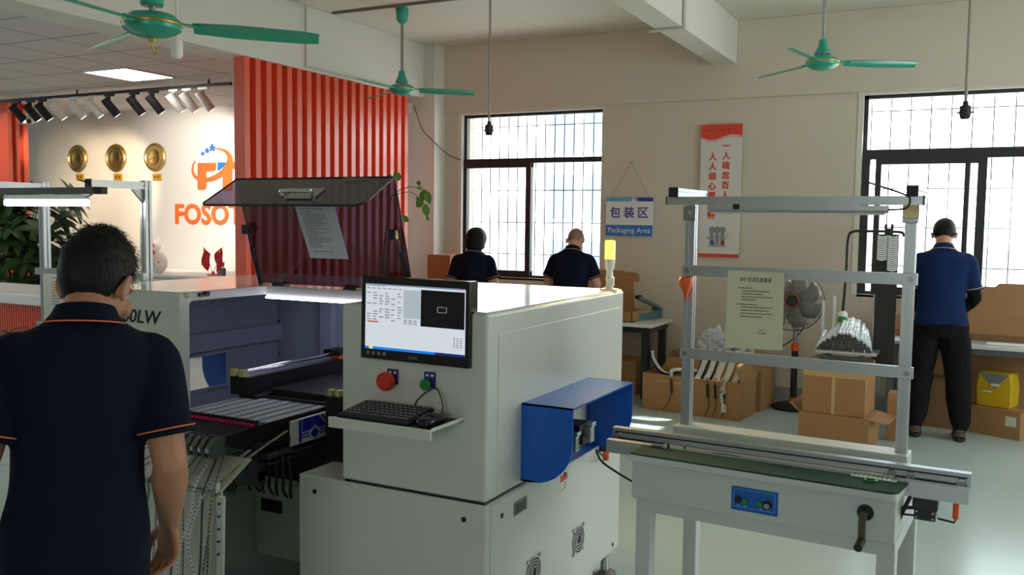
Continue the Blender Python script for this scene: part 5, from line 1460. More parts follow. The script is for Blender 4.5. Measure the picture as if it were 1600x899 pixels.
    def ringpts(z, w, dpt, yc, rise):
        out = []
        for k in range(37):
            t = 2*PI*k/36; x, y = w*math.cos(t), dpt*math.sin(t)
            out.append(tp(x, yc + y, z + rise*(-math.sin(t))))
        return out
    # stand collar with its piping at the fold edge
    cw = MB(); r0 = ringpts(1.442, .090, .082, -.010, .010); r1 = ringpts(1.458, .077, .075, -.004, .012); r2 = ringpts(1.477, .068, .069, .001, .016); r3 = ringpts(1.455, .066, .064, -.002, .012)
    n = 36; vs = [p*s for R_ in (r0, r1, r2, r3) for p in R_[:36]]
    fs = [(i*n + j, i*n + (j+1) % n, ((i+1) % 4)*n + (j+1) % n, ((i+1) % 4)*n + j) for i in range(4) for j in range(n)]
    cw.add(vs, fs); co = cw.build('collar', shirt, None, smooth=70); co.parent = so
    pm.tube([p*s for p in ringpts(1.4385, .092, .084, -.010, .010)], .0022*s, 6, cap=False)
    po = pm.build('piping', pipe, None, smooth=60); po.parent = so; po['label'] = 'thin pale line of piping under the collar' if pipe != 'piping' else 'thin orange line of piping under the collar'
    if sleeve:
        for sg, a in zip((-1, 1), A):
            sm_ = MB(); sh = tp(sg*.172*shw, -.012, 1.350); el, wr = Vector(a['el']), Vector(a['wr'])
            cap_tube(sm_, [sh.lerp(el, .4), el], [.054, .050], 16, 3); cap_tube(sm_, [el, el.lerp(wr, .3), el.lerp(wr, .93)], [.050, .052, .036], 16, 4)
            fin(sm_, 'arm_sleeve', sleeve, root, vox, 4, lambda o: wrinkle(o, .004, 22, .4, 1))
    # hair
    def hair_shell(rad, line, amp, sc, extra=None, n=64, m=44, shift=0.0):
        hm = MB(); vs = []; keep = {}
        for i in range(m + 1):
            a = PI*i/m
            for j in range(n):
                t = 2*PI*j/n
                d = Vector((math.sin(a)*math.cos(t), math.sin(a)*math.sin(t), math.cos(a)))
                r = rad(d); ns = noise.noise(Vector((d.x*sc, d.y*sc, d.z*sc*.6)) + Vector((loc[0], 0, 0))) + .5*noise.noise(d*sc*2.2)
                k_ = 1 + amp*ns
                p = Vector((d.x*r[0]*k_, d.y*r[1]*k_ - .012, .125 + d.z*r[2]*k_ + shift)); keep[len(vs)] = p.z > line(t, d); vs.append(hp(*p)*s)
        fs = []
        for i in range(m):
            for j in range(n):
                q = (i*n+j, (i+1)*n+j, (i+1)*n+(j+1) % n, i*n+(j+1) % n)
                if all(keep[x] for x in q): fs.append(q)
        hm.add(vs, fs)
        if extra:
            xm = MB(); extra(xm)
            if xm.v:
                xo_ = xm.build('loose_hair', 'hair', None, smooth=60, fix=False); xo_.parent = root
        me = hm.mesh('hair'); b = bmesh.new(); b.from_mesh(me); bmesh.ops.remove_doubles(b, verts=b.verts, dist=.0005); bmesh.ops.delete(b, geom=[v for v in b.verts if not v.link_faces], context='VERTS'); b.to_mesh(me); b.free()
        o = bpy.data.objects.new('hair', me); COL.objects.link(o); me.materials.append(M['grey_hair' if hair == 'bald' else 'hair']); o.parent = root
        me.polygons.foreach_set('use_smooth', [True]*len(me.polygons))
        so_ = o.modifiers.new('thickness', 'SOLIDIFY'); so_.thickness = .010*s if hair != 'bald' else .004; so_.offset = -1
        return o
    if hair in ('short', 'messy'):
        def rad(d):
            up = max(0, d.z); k = .006 + (.018 if hair == 'messy' else .012)*up + .004*max(0, -d.y)
            return (.076 + k, .094 + k, .098 + k)
        def line(t, d):
            b = -math.sin(t)                      # +1 at the back of the head
            if b > .35: return .030
            if b > -.25: return .030 + (.35 - b)/.6*.085
            return .125 + min(1, (-.25 - b)/.4)*.045
        def strands(hm):
            if hair != 'messy': return
            rnd = random.Random(9)
            for k in range(900):
                a = rnd.uniform(0, 1.5); t = rnd.uniform(0, 2*PI); d = Vector((math.sin(a)*math.cos(t), math.sin(a)*math.sin(t), math.cos(a)))
                r = rad(d); p = Vector((d.x*r[0], d.y*r[1] - .012, .125 + d.z*r[2])); tg = Vector((rnd.uniform(-.5, 1), rnd.uniform(-1.0, .3), rnd.uniform(-.5, .1))); tg = (tg - d*tg.dot(d)).normalized()
                L = rnd.uniform(.02, .045)
                q = [hp(*(p - d*.004))*s, hp(*(p + tg*L*.5 + d*.004))*s, hp(*(p + tg*L + d*(.001 + .007*rnd.random()**2)))*s]
                hm.tube(q, [.0007, .0005, .0002], 3)
        hair_shell(rad, line, .022 if hair == 'messy' else .02, 3.6, strands)
    elif hair == 'bob':
        def rad(d):
            k = .024 + .016*max(0, -d.y); z = .098 + .020
            return (.076 + k + .014*max(0, -d.z), .094 + k, z if d.z > 0 else .185)
        def line(t, d):
            b = -math.sin(t)
            return -.045 if b > -.15 else (.0 + min(1, (-.15 - b)/.35)*.16)
        hair_shell(rad, line, .02, 4.0)
    elif hair == 'bald':
        def rad(d): return (.0775, .0955, .0985)
        def line(t, d):
            b = -math.sin(t); return .045 if b > .3 else .10 + .03*(b < -.2)
        def line2(t, d): return line(t, d) if d.z < .62 else 9
        hair_shell(rad, line2, .0, 5)
    # shoes
    for l in LG:
        a_ = Vector(l['an']); sh_ = MB(); z0 = -a_.z
        def c(y, z): return a_ + Vector((0, y, z0 + z))
        sh_.loft([(c(-.060, .05), (.030, 0, 0), (0, 0, .045)), (c(-.02, .052), (.040, 0, 0), (0, 0, .050)), (c(.04, .046), (.042, 0, 0), (0, 0, .042)), (c(.11, .034), (.047, 0, 0), (0, 0, .030)), (c(.165, .028), (.042, 0, 0), (0, 0, .024)), (c(.190, .024), (.024, 0, 0), (0, 0, .015))], 18, 3)
        sh_.tube([c(-.012, .06), c(-.008, .115)], [.044, .046], 16)
        o = fin(sh_, 'shoe', 'black_matt', root, .006, 3)
        so2 = MB(); so2.loft([(c(-.075, .012), (.020, 0, 0), (0, 0, .012)), (c(-.05, .012), (.040, 0, 0), (0, 0, .012)), (c(.04, .012), (.045, 0, 0), (0, 0, .012)), (c(.12, .012), (.052, 0, 0), (0, 0, .012)), (c(.18, .012), (.044, 0, 0), (0, 0, .011)), (c(.205, .012), (.020, 0, 0), (0, 0, .010))], 18, 3)
        scale_mb(so2); q = so2.build('sole', 'black', None, smooth=60); q.parent = o
        sp = MB()
        for k in range(3):
            sp.tube([c(-.05, .045 + k*.016) + Vector((.036, 0, 0)), c(-.078, .05 + k*.016), c(-.05, .045 + k*.016) + Vector((-.036, 0, 0))], .003, 6, smooth=4)
        scale_mb(sp); q = sp.build('trim', 'shoe_trim', None); q.parent = o
    return root

# the man in the foreground, seen from behind, at the left part of the machine
m_loc = (-1.868, 1.333, 0)
person('man in navy polo shirt with orange piping standing in the left foreground, seen from behind', m_loc, R(52), s=.955, lean=R(4), head=(R(-32), R(-24)), neck=(.02, -.072), roll=R(3.2), hair='messy', fine=True, vox=.007, hem=.80, girth=.91, shw=.92,
       arms=[dict(el=(-.212, -.03, 1.10), wr=(-.235, .10, .90), f=(-.03, .22, -1), b=(-.80, .55, .1), s=(.85, .55, .1), curl=.62, sl=.74),
             dict(el=(.205, -.045, 1.100), wr=(.222, .105, .905), f=(.03, .22, -1), b=(.80, .55, .1), s=(-.85, .55, .1), curl=.62, sl=.74)])
# woman and man at the packing bench by the left window
person('woman with black bob hair and navy polo shirt standing at the packing bench', (at_y(737, 440, 7.45).x, 7.45, 0), R(8), s=.925, lean=R(7), head=(R(-8), R(-16)), neck=(.012, -.05), hair='bob', pipe='pink_piping', skin='skin_light',
       arms=[dict(el=(-.25, .03, 1.10), wr=(-.16, .26, 1.02), f=(.3, .9, -.1), b=(-.2, 0, 1), s=(.9, 0, 0), curl=.5), dict(el=(.25, .03, 1.10), wr=(.16, .26, 1.02), f=(-.3, .9, -.1), b=(.2, 0, 1), s=(-.9, 0, 0), curl=.5)])
person('man with cropped grey hair and navy polo shirt bending over the packing bench', (at_y(890, 440, 7.45).x, 7.45, 0), R(12), s=.955, lean=R(13), head=(R(-4), R(-38)), neck=(.02, -.03), hair='bald', pipe='pink_piping', skin='skin_light', shw=.95,
       arms=[dict(el=(-.24, .12, 1.12), wr=(-.15, .33, .98), f=(.3, .9, -.2), b=(-.2, 0, 1), s=(.9, 0, 0), curl=.5), dict(el=(.24, .12, 1.12), wr=(.15, .33, .98), f=(-.3, .9, -.2), b=(.2, 0, 1), s=(-.9, 0, 0), curl=.5)])
# man at the right-hand desk
person('man in blue polo shirt, black arm sleeves and black trousers standing at the right desk', (-.205, 7.62, 0), R(4), s=1.01, lean=R(9), head=(R(-4), R(-42)), neck=(.02, -.02), baggy=1.17, hair='short', shirt='royal', pipe='pink_piping', sleeve='trouser', skin='skin_light', shw=.98, girth=1.0, hem=.86,
       arms=[dict(el=(-.228, .06, 1.085), wr=(-.15, .30, .95), f=(.3, .9, -.2), b=(-.2, 0, 1), s=(.9, 0, 0), curl=.5, sl=.80), dict(el=(.228, .06, 1.085), wr=(.15, .30, .95), f=(-.3, .9, -.2), b=(.2, 0, 1), s=(-.9, 0, 0), curl=.5, sl=.80)],
       legs=[dict(hip=(-.095, 0, .90), kn=(-.125, .04, .49), an=(-.145, .01, .085)), dict(hip=(.095, 0, .90), kn=(.135, .03, .49), an=(.165, -.01, .085))])

# ================================================================ packing area along the window wall
BZt = .70
wb = thing('packing_bench', 'packing bench with white top and dark legs below the left window', 'bench', (-3.8, 8.18, 0))
MB().box(-5.20, -2.585, 7.86, 8.50, BZt - .03, BZt).build('top', 'white_plastic', wb, bevel=.004)
MB().box(-5.15, -2.62, 7.90, 8.46, BZt - .085, BZt - .03).build('under_frame', 'black', wb)
for x in (-5.14, -2.70):
    for y in (7.91, 8.40): MB().box(x, x + .065, y, y + .065, 0, BZt - .085).build('leg', 'black', wb, bevel=.003)

def carton(name, label, c, sx, sy, sz, yaw, z0=0, group=None, m='card', flaps=None, open_top=False, tape_on=True, cat='box'):
    """cardboard box standing on z0, centred on c"""
    T = Matrix.Translation((c[0], c[1], z0)) @ Matrix.Rotation(yaw, 4, 'Z')
    t = thing(name, label, cat, (c[0], c[1], z0), group)
    b = MB(T); a, d = sx/2, sy/2
    if open_top:
        w = .006
        b.box(-a, a, -d, d, 0, w); b.box(-a, a, -d, -d + w, w, sz); b.box(-a, a, d - w, d, w, sz); b.box(-a, -a + w, -d + w, d - w, w, sz); b.box(a - w, a, -d + w, d - w, w, sz)
    else:
        b.box(-a, a, -d, d, 0, sz - .004).box(-a, -.002, -d, d, sz - .004, sz).box(.002, a, -d, d, sz - .004, sz) if sx > sy and False else b.box(-a, a, -d, d, 0, sz - .004).box(-a, a, -d, -.002, sz - .004, sz).box(-a, a, .002, d, sz - .004, sz)
    b.build('body', m, t, bevel=.004)
    if tape_on and not open_top:
        tm = MB(T); tm.box(-a - .0012, a + .0012, -.026, .026, sz, sz + .0012).box(a, a + .0014, -.026, .026, sz - .10, sz + .0012).box(-a - .0014, -a, -.026, .026, sz - .10, sz + .0012)
        tm.build('tape', 'tape', t)
    for f in (flaps or []):
        p, q, dv, L = [Vector(v) if not isinstance(v, (int, float)) else v for v in f]
        fb_ = MB(T); dd = dv.normalized()*L; nrm = (q - p).cross(dd).normalized()*.004
        i = (q - p).normalized()*.012
        pts = [p, q, q + dd - i, p + dd + i]
        fb_.add([*pts, *[v + nrm for v in pts]], [(0, 1, 2, 3), (7, 6, 5, 4), (0, 4, 5, 1), (1, 5, 6, 2), (2, 6, 7, 3), (3, 7, 4, 0)])
        fb_.build('flap', m, t)
    return t, T
# carton at the left end of the bench
k0, k1, k2 = at_y(668, 398, 7.87), at_y(703, 398, 7.87), at_y(703, 432, 7.87)
carton('cardboard_box', 'reddish brown cardboard box behind the woman at the column', ((k0.x + k1.x)/2, 7.87 + .21, 0), k1.x - k0.x, .42, k0.z - BZt, 0, BZt, m='card_red')
# big mailer carton with the lid raised
y_ = 8.28
q0, q1 = at_y(918, 421, y_), at_y(992, 480, y_); r1_ = at_y(997, 428, y_)
ml = thing('mailer_box', 'open mailer carton with a tall raised lid behind the beacon lamp', 'box', ((q0.x + q1.x)/2, y_ - .2, BZt))
lp = rounded([(q0.x - .12, BZt + .10), (q1.x - .006, BZt + .10), (q1.x - .02, r1_.z - .075), (r1_.x + .015, r1_.z - .085), (r1_.x + .015, r1_.z + .01), (at_y(975, 420, y_).x, r1_.z + .015), (at_y(975, 420, y_).x, q0.z), (at_y(935, 420, y_).x, q0.z), (at_y(935, 420, y_).x, q0.z - .02), (q0.x - .12, q0.z - .02)], [0, 0, .01, .02, .05, 0, .004, .004, 0, 0])
MB().prism(lp, y_, y_ + .006, 'xz').build('lid', 'card', ml)
b = MB(); x0, x1 = q0.x - .12, at_y(1000, 490, y_ - .1).x
b.box(x0, x1, y_ - .32, y_, BZt, BZt + .006).box(x0, x1, y_ - .32, y_ - .314, BZt, BZt + .10).box(x1 - .006, x1, y_ - .32, y_, BZt, BZt + .10).box(x0, x0 + .006, y_ - .32, y_, BZt, BZt + .10).box(x0, x1, y_ - .006, y_, BZt, BZt + .10)
b.build('tray', 'card', ml)
# impulse sealer on the bench end
m_seal = mat('sealer_blue_grey', (84, 112, 122), .4)
A = at_z(993, 503, BZt); B = at_z(1041, 497, BZt)
A = Vector((-2.735, 7.43, BZt)); B = Vector((-2.50, 7.74, BZt))
A = at_z(993, 502, BZt); d_ = (at_z(1040, 497, BZt) - A); dn = d_.normalized(); sdn = Vector((-dn.y, dn.x, 0))
if A.y < 7.89: A.y = 7.89
L_s = min(d_.length, .42)
TS = Matrix(((dn.x, sdn.x, 0, A.x), (dn.y, sdn.y, 0, A.y), (0, 0, 1, BZt), (0, 0, 0, 1)))
sl = thing('heat_sealer', 'grey blue impulse heat sealer with raised arm on the bench end', 'sealer', tuple(A))
MB(TS).prism([(0, 0), (L_s, 0), (L_s, .105), (L_s - .05, .115), (L_s - .06, .075), (0, .062)], 0, .085, 'xz').build('base', m_seal, sl, bevel=.006)
MB(TS).box(-.004, .0, .006, .079, .004, .058).build('end_plate', 'black', sl)
MB(TS).cyl((-.016, .045, .034), (-.004, .045, .034), .016, n=16).build('dial', 'grey_plastic', sl)
MB(TS).box(.02, L_s - .08, .03, .055, .066, .074).build('seal_strip', 'white_plastic', sl)
MB(TS).beam((L_s - .02, .042, .108), (.085, .042, .215), .045, .030).build('arm', m_seal, sl, bevel=.004)
MB(TS).box(.055, .12, .025, .06, .205, .240).beam((.06, .042, .235), (.14, .042, .228), .03, .008).build('grip', 'black', sl, bevel=.003)
MB(TS).tube([(L_s, .04, .03), (L_s + .04, .05, .01), (L_s + .06, .06, -.02), (L_s + .07, .07, -.30)], .004, 6, smooth=3).build('lead', 'black_matt', sl)
# packaging sign on a string, slogan poster
g0, g1 = at_y(949, 309, WY - .01), at_y(1020.5, 369.5, WY - .01)
SX0, SX1, SZ0, SZ1 = g0.x, g1.x, g1.z, g0.z
sg = thing('area_sign', 'white and blue Packaging Area sign hanging on the wall beside the left window', 'sign', ((SX0+SX1)/2, WY, SZ0))
YS = WY - .035
MB().box(SX0, SX1, YS, YS + .012, SZ0, SZ1).build('board', 'white_plastic', sg)
hS = SZ1 - SZ0; wS = SX1 - SX0
MB().box(SX0, SX1, YS - .0012, YS, SZ0, SZ0 + hS*.285).build('blue_band', mat('sign_blue', (52, 116, 190), .4), sg)
MB().prism([(SX0, SZ1), (SX0, SZ1 - hS*.10), (SX0 + wS*.50, SZ1 - hS*.10), (SX0 + wS*.55, SZ1)], YS - .0012, YS, 'xz').build('light_corner', mat('sign_light_blue', (84, 164, 210), .4), sg)
tb_ = MB()
tb_.prism([(SX1, SZ1), (SX1, SZ1 - hS*.10), (SX0 + wS*.695, SZ1 - hS*.10), (SX0 + wS*.64, SZ1)], YS - .0012, YS, 'xz').prism([(SX0 + wS*.56, SZ1), (SX0 + wS*.575, SZ1), (SX0 + wS*.535, SZ1 - hS*.10), (SX0 + wS*.515, SZ1 - hS*.10)], YS - .0012, YS, 'xz').prism([(SX0 + wS*.60, SZ1), (SX0 + wS*.62, SZ1), (SX0 + wS*.675, SZ1 - hS*.10), (SX0 + wS*.65, SZ1 - hS*.10)], YS - .0012, YS, 'xz')
tb_.build('dark_corner', mat('sign_dark_blue', (34, 60, 150), .4), sg)
t1 = MB()
for k, ch in enumerate('包装区'): text_into(t1, ch, hS*.31, face_y(SX0 + wS*(.20 + .295*k), YS - .001, SZ0 + hS*.59), .002, .0018)
t1.build('lettering', mat('sign_ink', (44, 44, 140), .5), sg)
t2 = MB(); text_into(t2, 'Packaging Area', hS*.19, face_y((SX0 + SX1)/2, YS - .002, SZ0 + hS*.14), .002, 0, width=wS*.90)
t2.build('lettering', 'white_plastic', sg)
nl = at_y(987, 254, WY)
MB().tube([(SX0 + .05, YS + .006, SZ1), (nl.x, WY - .006, nl.z), (SX1 - .04, YS + .006, SZ1)], .002, 5).cyl((nl.x, WY - .02, nl.z), (nl.x, WY, nl.z), .006, n=8).build('string', mat('string_grey', (150, 140, 128), .8), sg)
p0, p1 = at_y(1097.3, 196, WY - .01), at_y(1155.5, 403, WY - .01)
PX0, PX1, PZ0, PZ1 = p0.x, p0.x + (at_y(1161.5, 194, WY).x - at_y(1097.3, 196, WY).x), p1.z, p0.z
po_ = thing('poster', 'tall slogan poster with red head and red Chinese characters on the window wall', 'poster', ((PX0+PX1)/2, WY, PZ0))
YP = WY - .034; wP, hP = PX1 - PX0, PZ1 - PZ0
MB().box(PX0, PX1, YP, YP + .004, PZ0, PZ1).build('sheet', mat('poster_white', (216, 212, 208), .5), po_)
wv = [(PX0, PZ1), (PX1, PZ1)] + [(PX1 - wP*k/16, PZ1 - hP*(.092 + .018*math.sin(k/16*2*PI + PI) + .006*math.sin(k/16*PI))) for k in range(17)]
MB().prism(wv, YP - .001, YP, 'xz').build('red_head', mat('poster_red', (224, 70, 44), .5), po_)
wl = MB()
for k in range(16):
    def wz(k): return PZ1 - hP*(.100 + .018*math.sin(k/16*2*PI + PI) + .006*math.sin(k/16*PI))
    xa, xb = PX1 - wP*k/16, PX1 - wP*(k+1)/16; wl.prism([(xa, wz(k)), (xb, wz(k+1)), (xb, wz(k+1) - .006), (xa, wz(k) - .006)], YP - .001, YP, 'xz')
wl.build('wave_line', bpy.data.materials['poster_red'], po_)
MB().box(PX0, PX1, YP - .001, YP, PZ0, PZ0 + hP*.026).build('red_foot', bpy.data.materials['poster_red'], po_)
t3 = MB(); text_into(t3, 'FOSOTO', hP*.036, face_y((PX0 + PX1)/2, YP - .0014, PZ1 - hP*.045), .001, 0, width=wP*.72); t3.build('lettering', mat('dark_red_ink', (168, 52, 36), .5), po_)
t4 = MB()
for s_, fx, fz in (('一人疏忽百人忙', .625, .165), ('人人细心更顺畅', .30, .245)):
    for k, ch in enumerate(s_): text_into(t4, ch, wP*.195, face_y(PX0 + wP*fx, YP - .0014, PZ1 - hP*(fz + .0735*k)), .001, .0028)
t4.build('lettering', bpy.data.materials['poster_red'], po_)
pic = MB()
def disc(cx, cz, rx, rz, n=20): return [(cx + rx*math.cos(2*PI*k/n), cz + rz*math.sin(2*PI*k/n)) for k in range(n)]
for k, dx in enumerate((-.13, 0, .13)):
    cx = PX0 + wP*.46 + wP*dx; cz = PZ0 + hP*.205
    pic.prism(disc(cx, cz, wP*.075, hP*.028), YP - .001, YP, 'xz')
    pic.prism([(cx - wP*.055, cz - hP*.028), (cx + wP*.055, cz - hP*.028), (cx + wP*.05, cz - hP*.12), (cx + wP*.01, cz - hP*.12), (cx, cz - hP*.08), (cx - wP*.01, cz - hP*.12), (cx - wP*.05, cz - hP*.12)], YP - .001, YP, 'xz')
pic.prism([(PX0 + wP*.66, PZ0 + hP*.13), (PX0 + wP*.74, PZ0 + hP*.18), (PX0 + wP*.73, PZ0 + hP*.185), (PX0 + wP*.65, PZ0 + hP*.135)], YP - .0011, YP, 'xz').prism([(PX0 + wP*.27, PZ0 + hP*.13), (PX0 + wP*.19, PZ0 + hP*.15), (PX0 + wP*.20, PZ0 + hP*.16), (PX0 + wP*.28, PZ0 + hP*.145)], YP - .0011, YP, 'xz').prism([(PX0 + wP*.22, PZ0 + hP*.085), (PX0 + wP*.70, PZ0 + hP*.085), (PX0 + wP*.66, PZ0 + hP*.078), (PX0 + wP*.28, PZ0 + hP*.078)], YP - .0011, YP, 'xz')
pic.build('picture', mat('figure_grey', (140, 140, 146), .5), po_)
for fx, nm_, cc in ((.345, 'blue_trousers', (50, 74, 150)), (.60, 'red_trousers', (150, 40, 50))):
    MB().prism([(PX0 + wP*(fx - .04), PZ0 + hP*.125), (PX0 + wP*(fx + .04), PZ0 + hP*.125), (PX0 + wP*(fx + .05), PZ0 + hP*.092), (PX0 + wP*(fx - .02), PZ0 + hP*.092)], YP - .0014, YP, 'xz').build(nm_, mat(nm_, cc, .6), po_)

# ---- boxes on the floor between the bench and the right rack
carton('cardboard_box', 'cardboard box on the floor under the packing bench at the machine corner', (-3.08, 8.17, 0), .60, .30, .33, 0, m='card')
MB_ = MB().box(-2.80, -2.765, 8.008, 8.010, .20, .25)
lsb, LT = None, None
lsb, LT = carton('open_box', 'long open cardboard box on the floor full of white lamp strips', (-2.082, 7.665, 0), .885, .41, .32, R(-6.8), open_top=True, flaps=[((.4425, -.205, .318), (.4425, .205, .318), (-.38, 0, .95), .15), ((-.44, .205, .318), (.44, .205, .318), (0, .75, .5), .14)])
MB(LT).box(-.30, -.05, -.2062, -.205, .255, .268).build('tape', 'tape', lsb)
m_strip = mat('lamp_strip_white', (222, 222, 218), .4); 
def lamp_strip(label, pts, w, edge='black', side=(0, 1, 0)):
    P_ = [LT @ Vector(p) for p in pts]; Q, _ = catmull(P_, [0]*len(P_), 6)
    o = thing('lamp_strip', label, 'lamp strip', P_[0], 'white lamp strips in the long open box')
    sd = (LT.to_3x3() @ Vector(side)).normalized(); a = MB(); e = MB(); e2 = MB()
    for i in range(len(Q)-1):
        d = (Q[i+1]-Q[i]).normalized(); n = d.cross(sd).normalized()
        def slab_(mb, s0, s1, t0, t1):
            vs = [Q[j] + sd*s_ + n*t_ for j in (i, i+1) for s_ in (s0, s1) for t_ in (t0, t1)]
            mb.add(vs, [(0, 1, 3, 2), (4, 6, 7, 5), (0, 2, 6, 4), (1, 5, 7, 3), (0, 4, 5, 1), (2, 3, 7, 6)])
        slab_(a, -w/2, w/2, -.004, .004); slab_(e, w/2, w/2 + .008, -.009, .009); slab_(e2, -w/2 - .008, -w/2, -.009, .009)
    a.build('diffuser', m_strip, o, fix=False); e.build('edge', edge, o, fix=False); e2.build('edge', edge, o, fix=False)
    return o
lamp_strip('curved white lamp strip bent in a U at the left of the open box', [(-.445, -.02, .49), (-.43, -.02, .42), (-.36, -.02, .33), (-.27, -.02, .30), (-.16, -.02, .35), (-.06, -.02, .52)], .07, 'black', (.0, 1, 0))
for k in range(5):
    u = .0 + k*.082
    m_ = 'black' if k < 2 else mat('strip_cream_edge', (186, 160, 96), .5) if k == 2 else bpy.data.materials['strip_cream_edge']
    lamp_strip(('first', 'second', 'third', 'fourth', 'last')[k] + ' from the left of the upright white lamp strips in the open box', [(u + .045, -.17, .30), (u + .03, -.10, .31), (u + .022, .0, .36), (u + .035, .08, .47 + .01*(k % 2)), (u + .05, .14, .53)], .052, m_, (1, 0, 0))
for k, (u, zb, lb) in enumerate(((-.17, .02, 'cable with a black plug hanging over the front of the long open box'), (.16, .012, 'second black cable hanging over the front of the long open box'), (.225, .012, 'third black cable hanging over the front of the long open box'), (.30, .012, 'rightmost black cable with film hanging over the front of the long open box'))):
    c_ = thing('cable', 'thin ' + lb if k == 0 else lb, 'cable', LT @ Vector((u, -.2, .32)), 'cables hanging out of the long open box')
    MB(LT).tube([(u - .02, -.1, .31), (u - .012, -.19, .338), (u, -.213, .31), (u + .01, -.218, .2), (u + .02 - .03*(k == 0), -.22, .1), (u - .01*(k > 0) - .06*(k == 0), -.222 - .02*(k == 0), zb)], .0032, 6, smooth=5).build('wire', 'black_matt', c_)
    MB(LT).tube([(u + .002, -.216, .285), (u + .012, -.221, .17)], [.009, .011], 10).build('plug', 'black', c_)
fw = MB(LT); f2 = MB(LT)
random.seed(31)
fw.tube([(-.0, -.05, .36), (-.10, -.12, .37), (-.17, -.19, .36), (-.165, -.215, .31)], [.012, .016, .018, .012], 7, smooth=4)
def crumple(mb, pts, r, seed, n=9):
    rnd = random.Random(seed); P_ = []; R_ = []
    for k in range(n):
        t = k/(n-1)*(len(pts)-1); i = min(int(t), len(pts)-2); p = Vector(pts[i]).lerp(Vector(pts[i+1]), t - i)
        P_.append(p + Vector((rnd.uniform(-r, r)*.6, rnd.uniform(-r, 0)*.3, rnd.uniform(-r, r)*.2))); R_.append(r*rnd.uniform(.35, 1.0))
    mb.tube(P_, R_, 6)
crumple(f2, [(.30, -.216, .325), (.305, -.226, .06)], .026, 2, 12)
fw_o = fw.build('plastic_film', 'film'); tag(fw_o, 'twisted clear film lying over the front edge of the open box near its left end', 'film'); tag(f2.build('plastic_film', 'film'), 'crumpled clear film hanging down the front of the open box at the rightmost cable', 'film')
carton('cardboard_box', 'cardboard box with crumpled film behind the right end of the long open box', (-1.665, 8.10, 0), .18, .42, .36, R(-5), tape_on=False, m='card')
carton('cardboard_box', 'brown cardboard box against the wall behind the left post of the right rack', (-2.25, 8.24, 0), .46, .40, .44, 0, m='card_dark')
random.seed(8)
bw = MB()
for k in range(60):
    c = Vector((-1.97 + random.uniform(-.24, .24), 8.2 + random.uniform(-.14, .14), .46 + random.uniform(0, .24)*(1 - .4*random.random())))
    d = Vector((random.uniform(-1, 1), random.uniform(-.5, .5), random.uniform(-.3, 1))).normalized()*random.uniform(.05, .11)
    crumple(bw, [c - d, c + d], random.uniform(.02, .05), k, 6)
bwo = bw.build('film_heap', 'film'); tag(bwo, 'heap of crumpled clear packing film on the boxes against the wall', 'film', kind='stuff')
carton('cardboard_box', 'low brown cardboard box under the heap of clear film', (-1.93, 8.24, 0), .16, .42, .44, 0, m='card', tape_on=False)
# two stacked cartons behind the table
carton('cardboard_box', 'lower of the two stacked cardboard boxes behind the conveyor table', (-.852, 7.115, 0), .50, .40, .232, R(-5), m='card', flaps=[((.25, -.2, .228), (.25, .19, .228), (.95, 0, -.12), .13), ((-.25, -.19, .228), (-.25, .19, .228), (-.75, 0, .6), .10)])
carton('cardboard_box', 'upper of the two stacked cardboard boxes behind the conveyor table', (-.862, 7.125, 0), .445, .38, .385, R(-5), .2345, m='card')
TU = Matrix.Translation((-.862, 7.125, .2345)) @ Matrix.Rotation(R(-5), 4, 'Z')
ub = [o for o in COL.objects if o.get('label', '').startswith('upper of the two')][0]
MB(TU).box(-.223, .223, -.1912, -.190, .275, .385).box(-.012, .012, -.1906, -.190, 0, .275).build('tape', 'tape', ub)
# thin upright carton beside them
carton('cardboard_box', 'narrow upright cardboard box standing beside the two stacked boxes', (-.50, 7.42, 0), .07, .20, .36, 0, m='card', tape_on=False)

# ---- pedestal fan
fb_ = (-1.375, 8.20)
pf = thing('pedestal_fan', 'black pedestal fan with orange collars standing by the wall behind the notice', 'fan', (fb_[0], fb_[1], 0))
hc = at_y(1244, 470, 8.02)
MB().lathe([(0, 0), (.185, 0), (.185, .025), (.16, .038), (.05, .05), (0, .05)], (fb_[0], fb_[1], 0), 40).build('base', 'black_matt', pf, smooth=40)
MB().cyl((fb_[0], fb_[1], .04), (fb_[0], fb_[1], .56), .028, n=18).build('lower_pole', 'black', pf, smooth=40)
MB().cyl((fb_[0], fb_[1], .55), (fb_[0], fb_[1], hc.z - .04), .017, n=16).build('upper_pole', 'steel', pf, smooth=40)
MB().cyl((fb_[0], fb_[1], .52), (fb_[0], fb_[1], .585), .034, n=18).cyl((fb_[0], fb_[1], .045), (fb_[0], fb_[1], .10), .038, n=18).build('collar', 'orange_plastic', pf, smooth=40)
HC = Vector((fb_[0], 8.02, hc.z))
MB().tube([HC + Vector((0, .045, 0)), HC + Vector((0, .10, 0)), HC + Vector((0, .24, 0))], [.07, .075, .05], 24).build('motor', 'black_matt', pf, smooth=40)
RG = .262
gm = MB()
for sgn, nsp in ((-1, 60), (1, 30)):
    for k in range(nsp):
        t = 2*PI*k/nsp; d = Vector((math.cos(t), 0, math.sin(t))); d2 = Vector((math.cos(t + .12), 0, math.sin(t + .12)))
        gm.tube([HC + d*.055 + Vector((0, sgn*.055, 0)), HC + d2*.16 + Vector((0, sgn*.052, 0)), HC + d2*.235 + Vector((0, sgn*.030, 0)), HC + d2*RG], .0016, 4)
for rr, dy, th in ((RG, 0, .005), (.20, -.045, .0018), (.12, -.054, .0018), (.06, -.056, .003)):
    gm.tube([HC + Vector((rr*math.cos(2*PI*k/48), dy, rr*math.sin(2*PI*k/48))) for k in range(49)], th, 6, cap=False)
gm.build('guard', mat('guard_grey', (96, 96, 96), .4, metal=.5), pf, smooth=50)
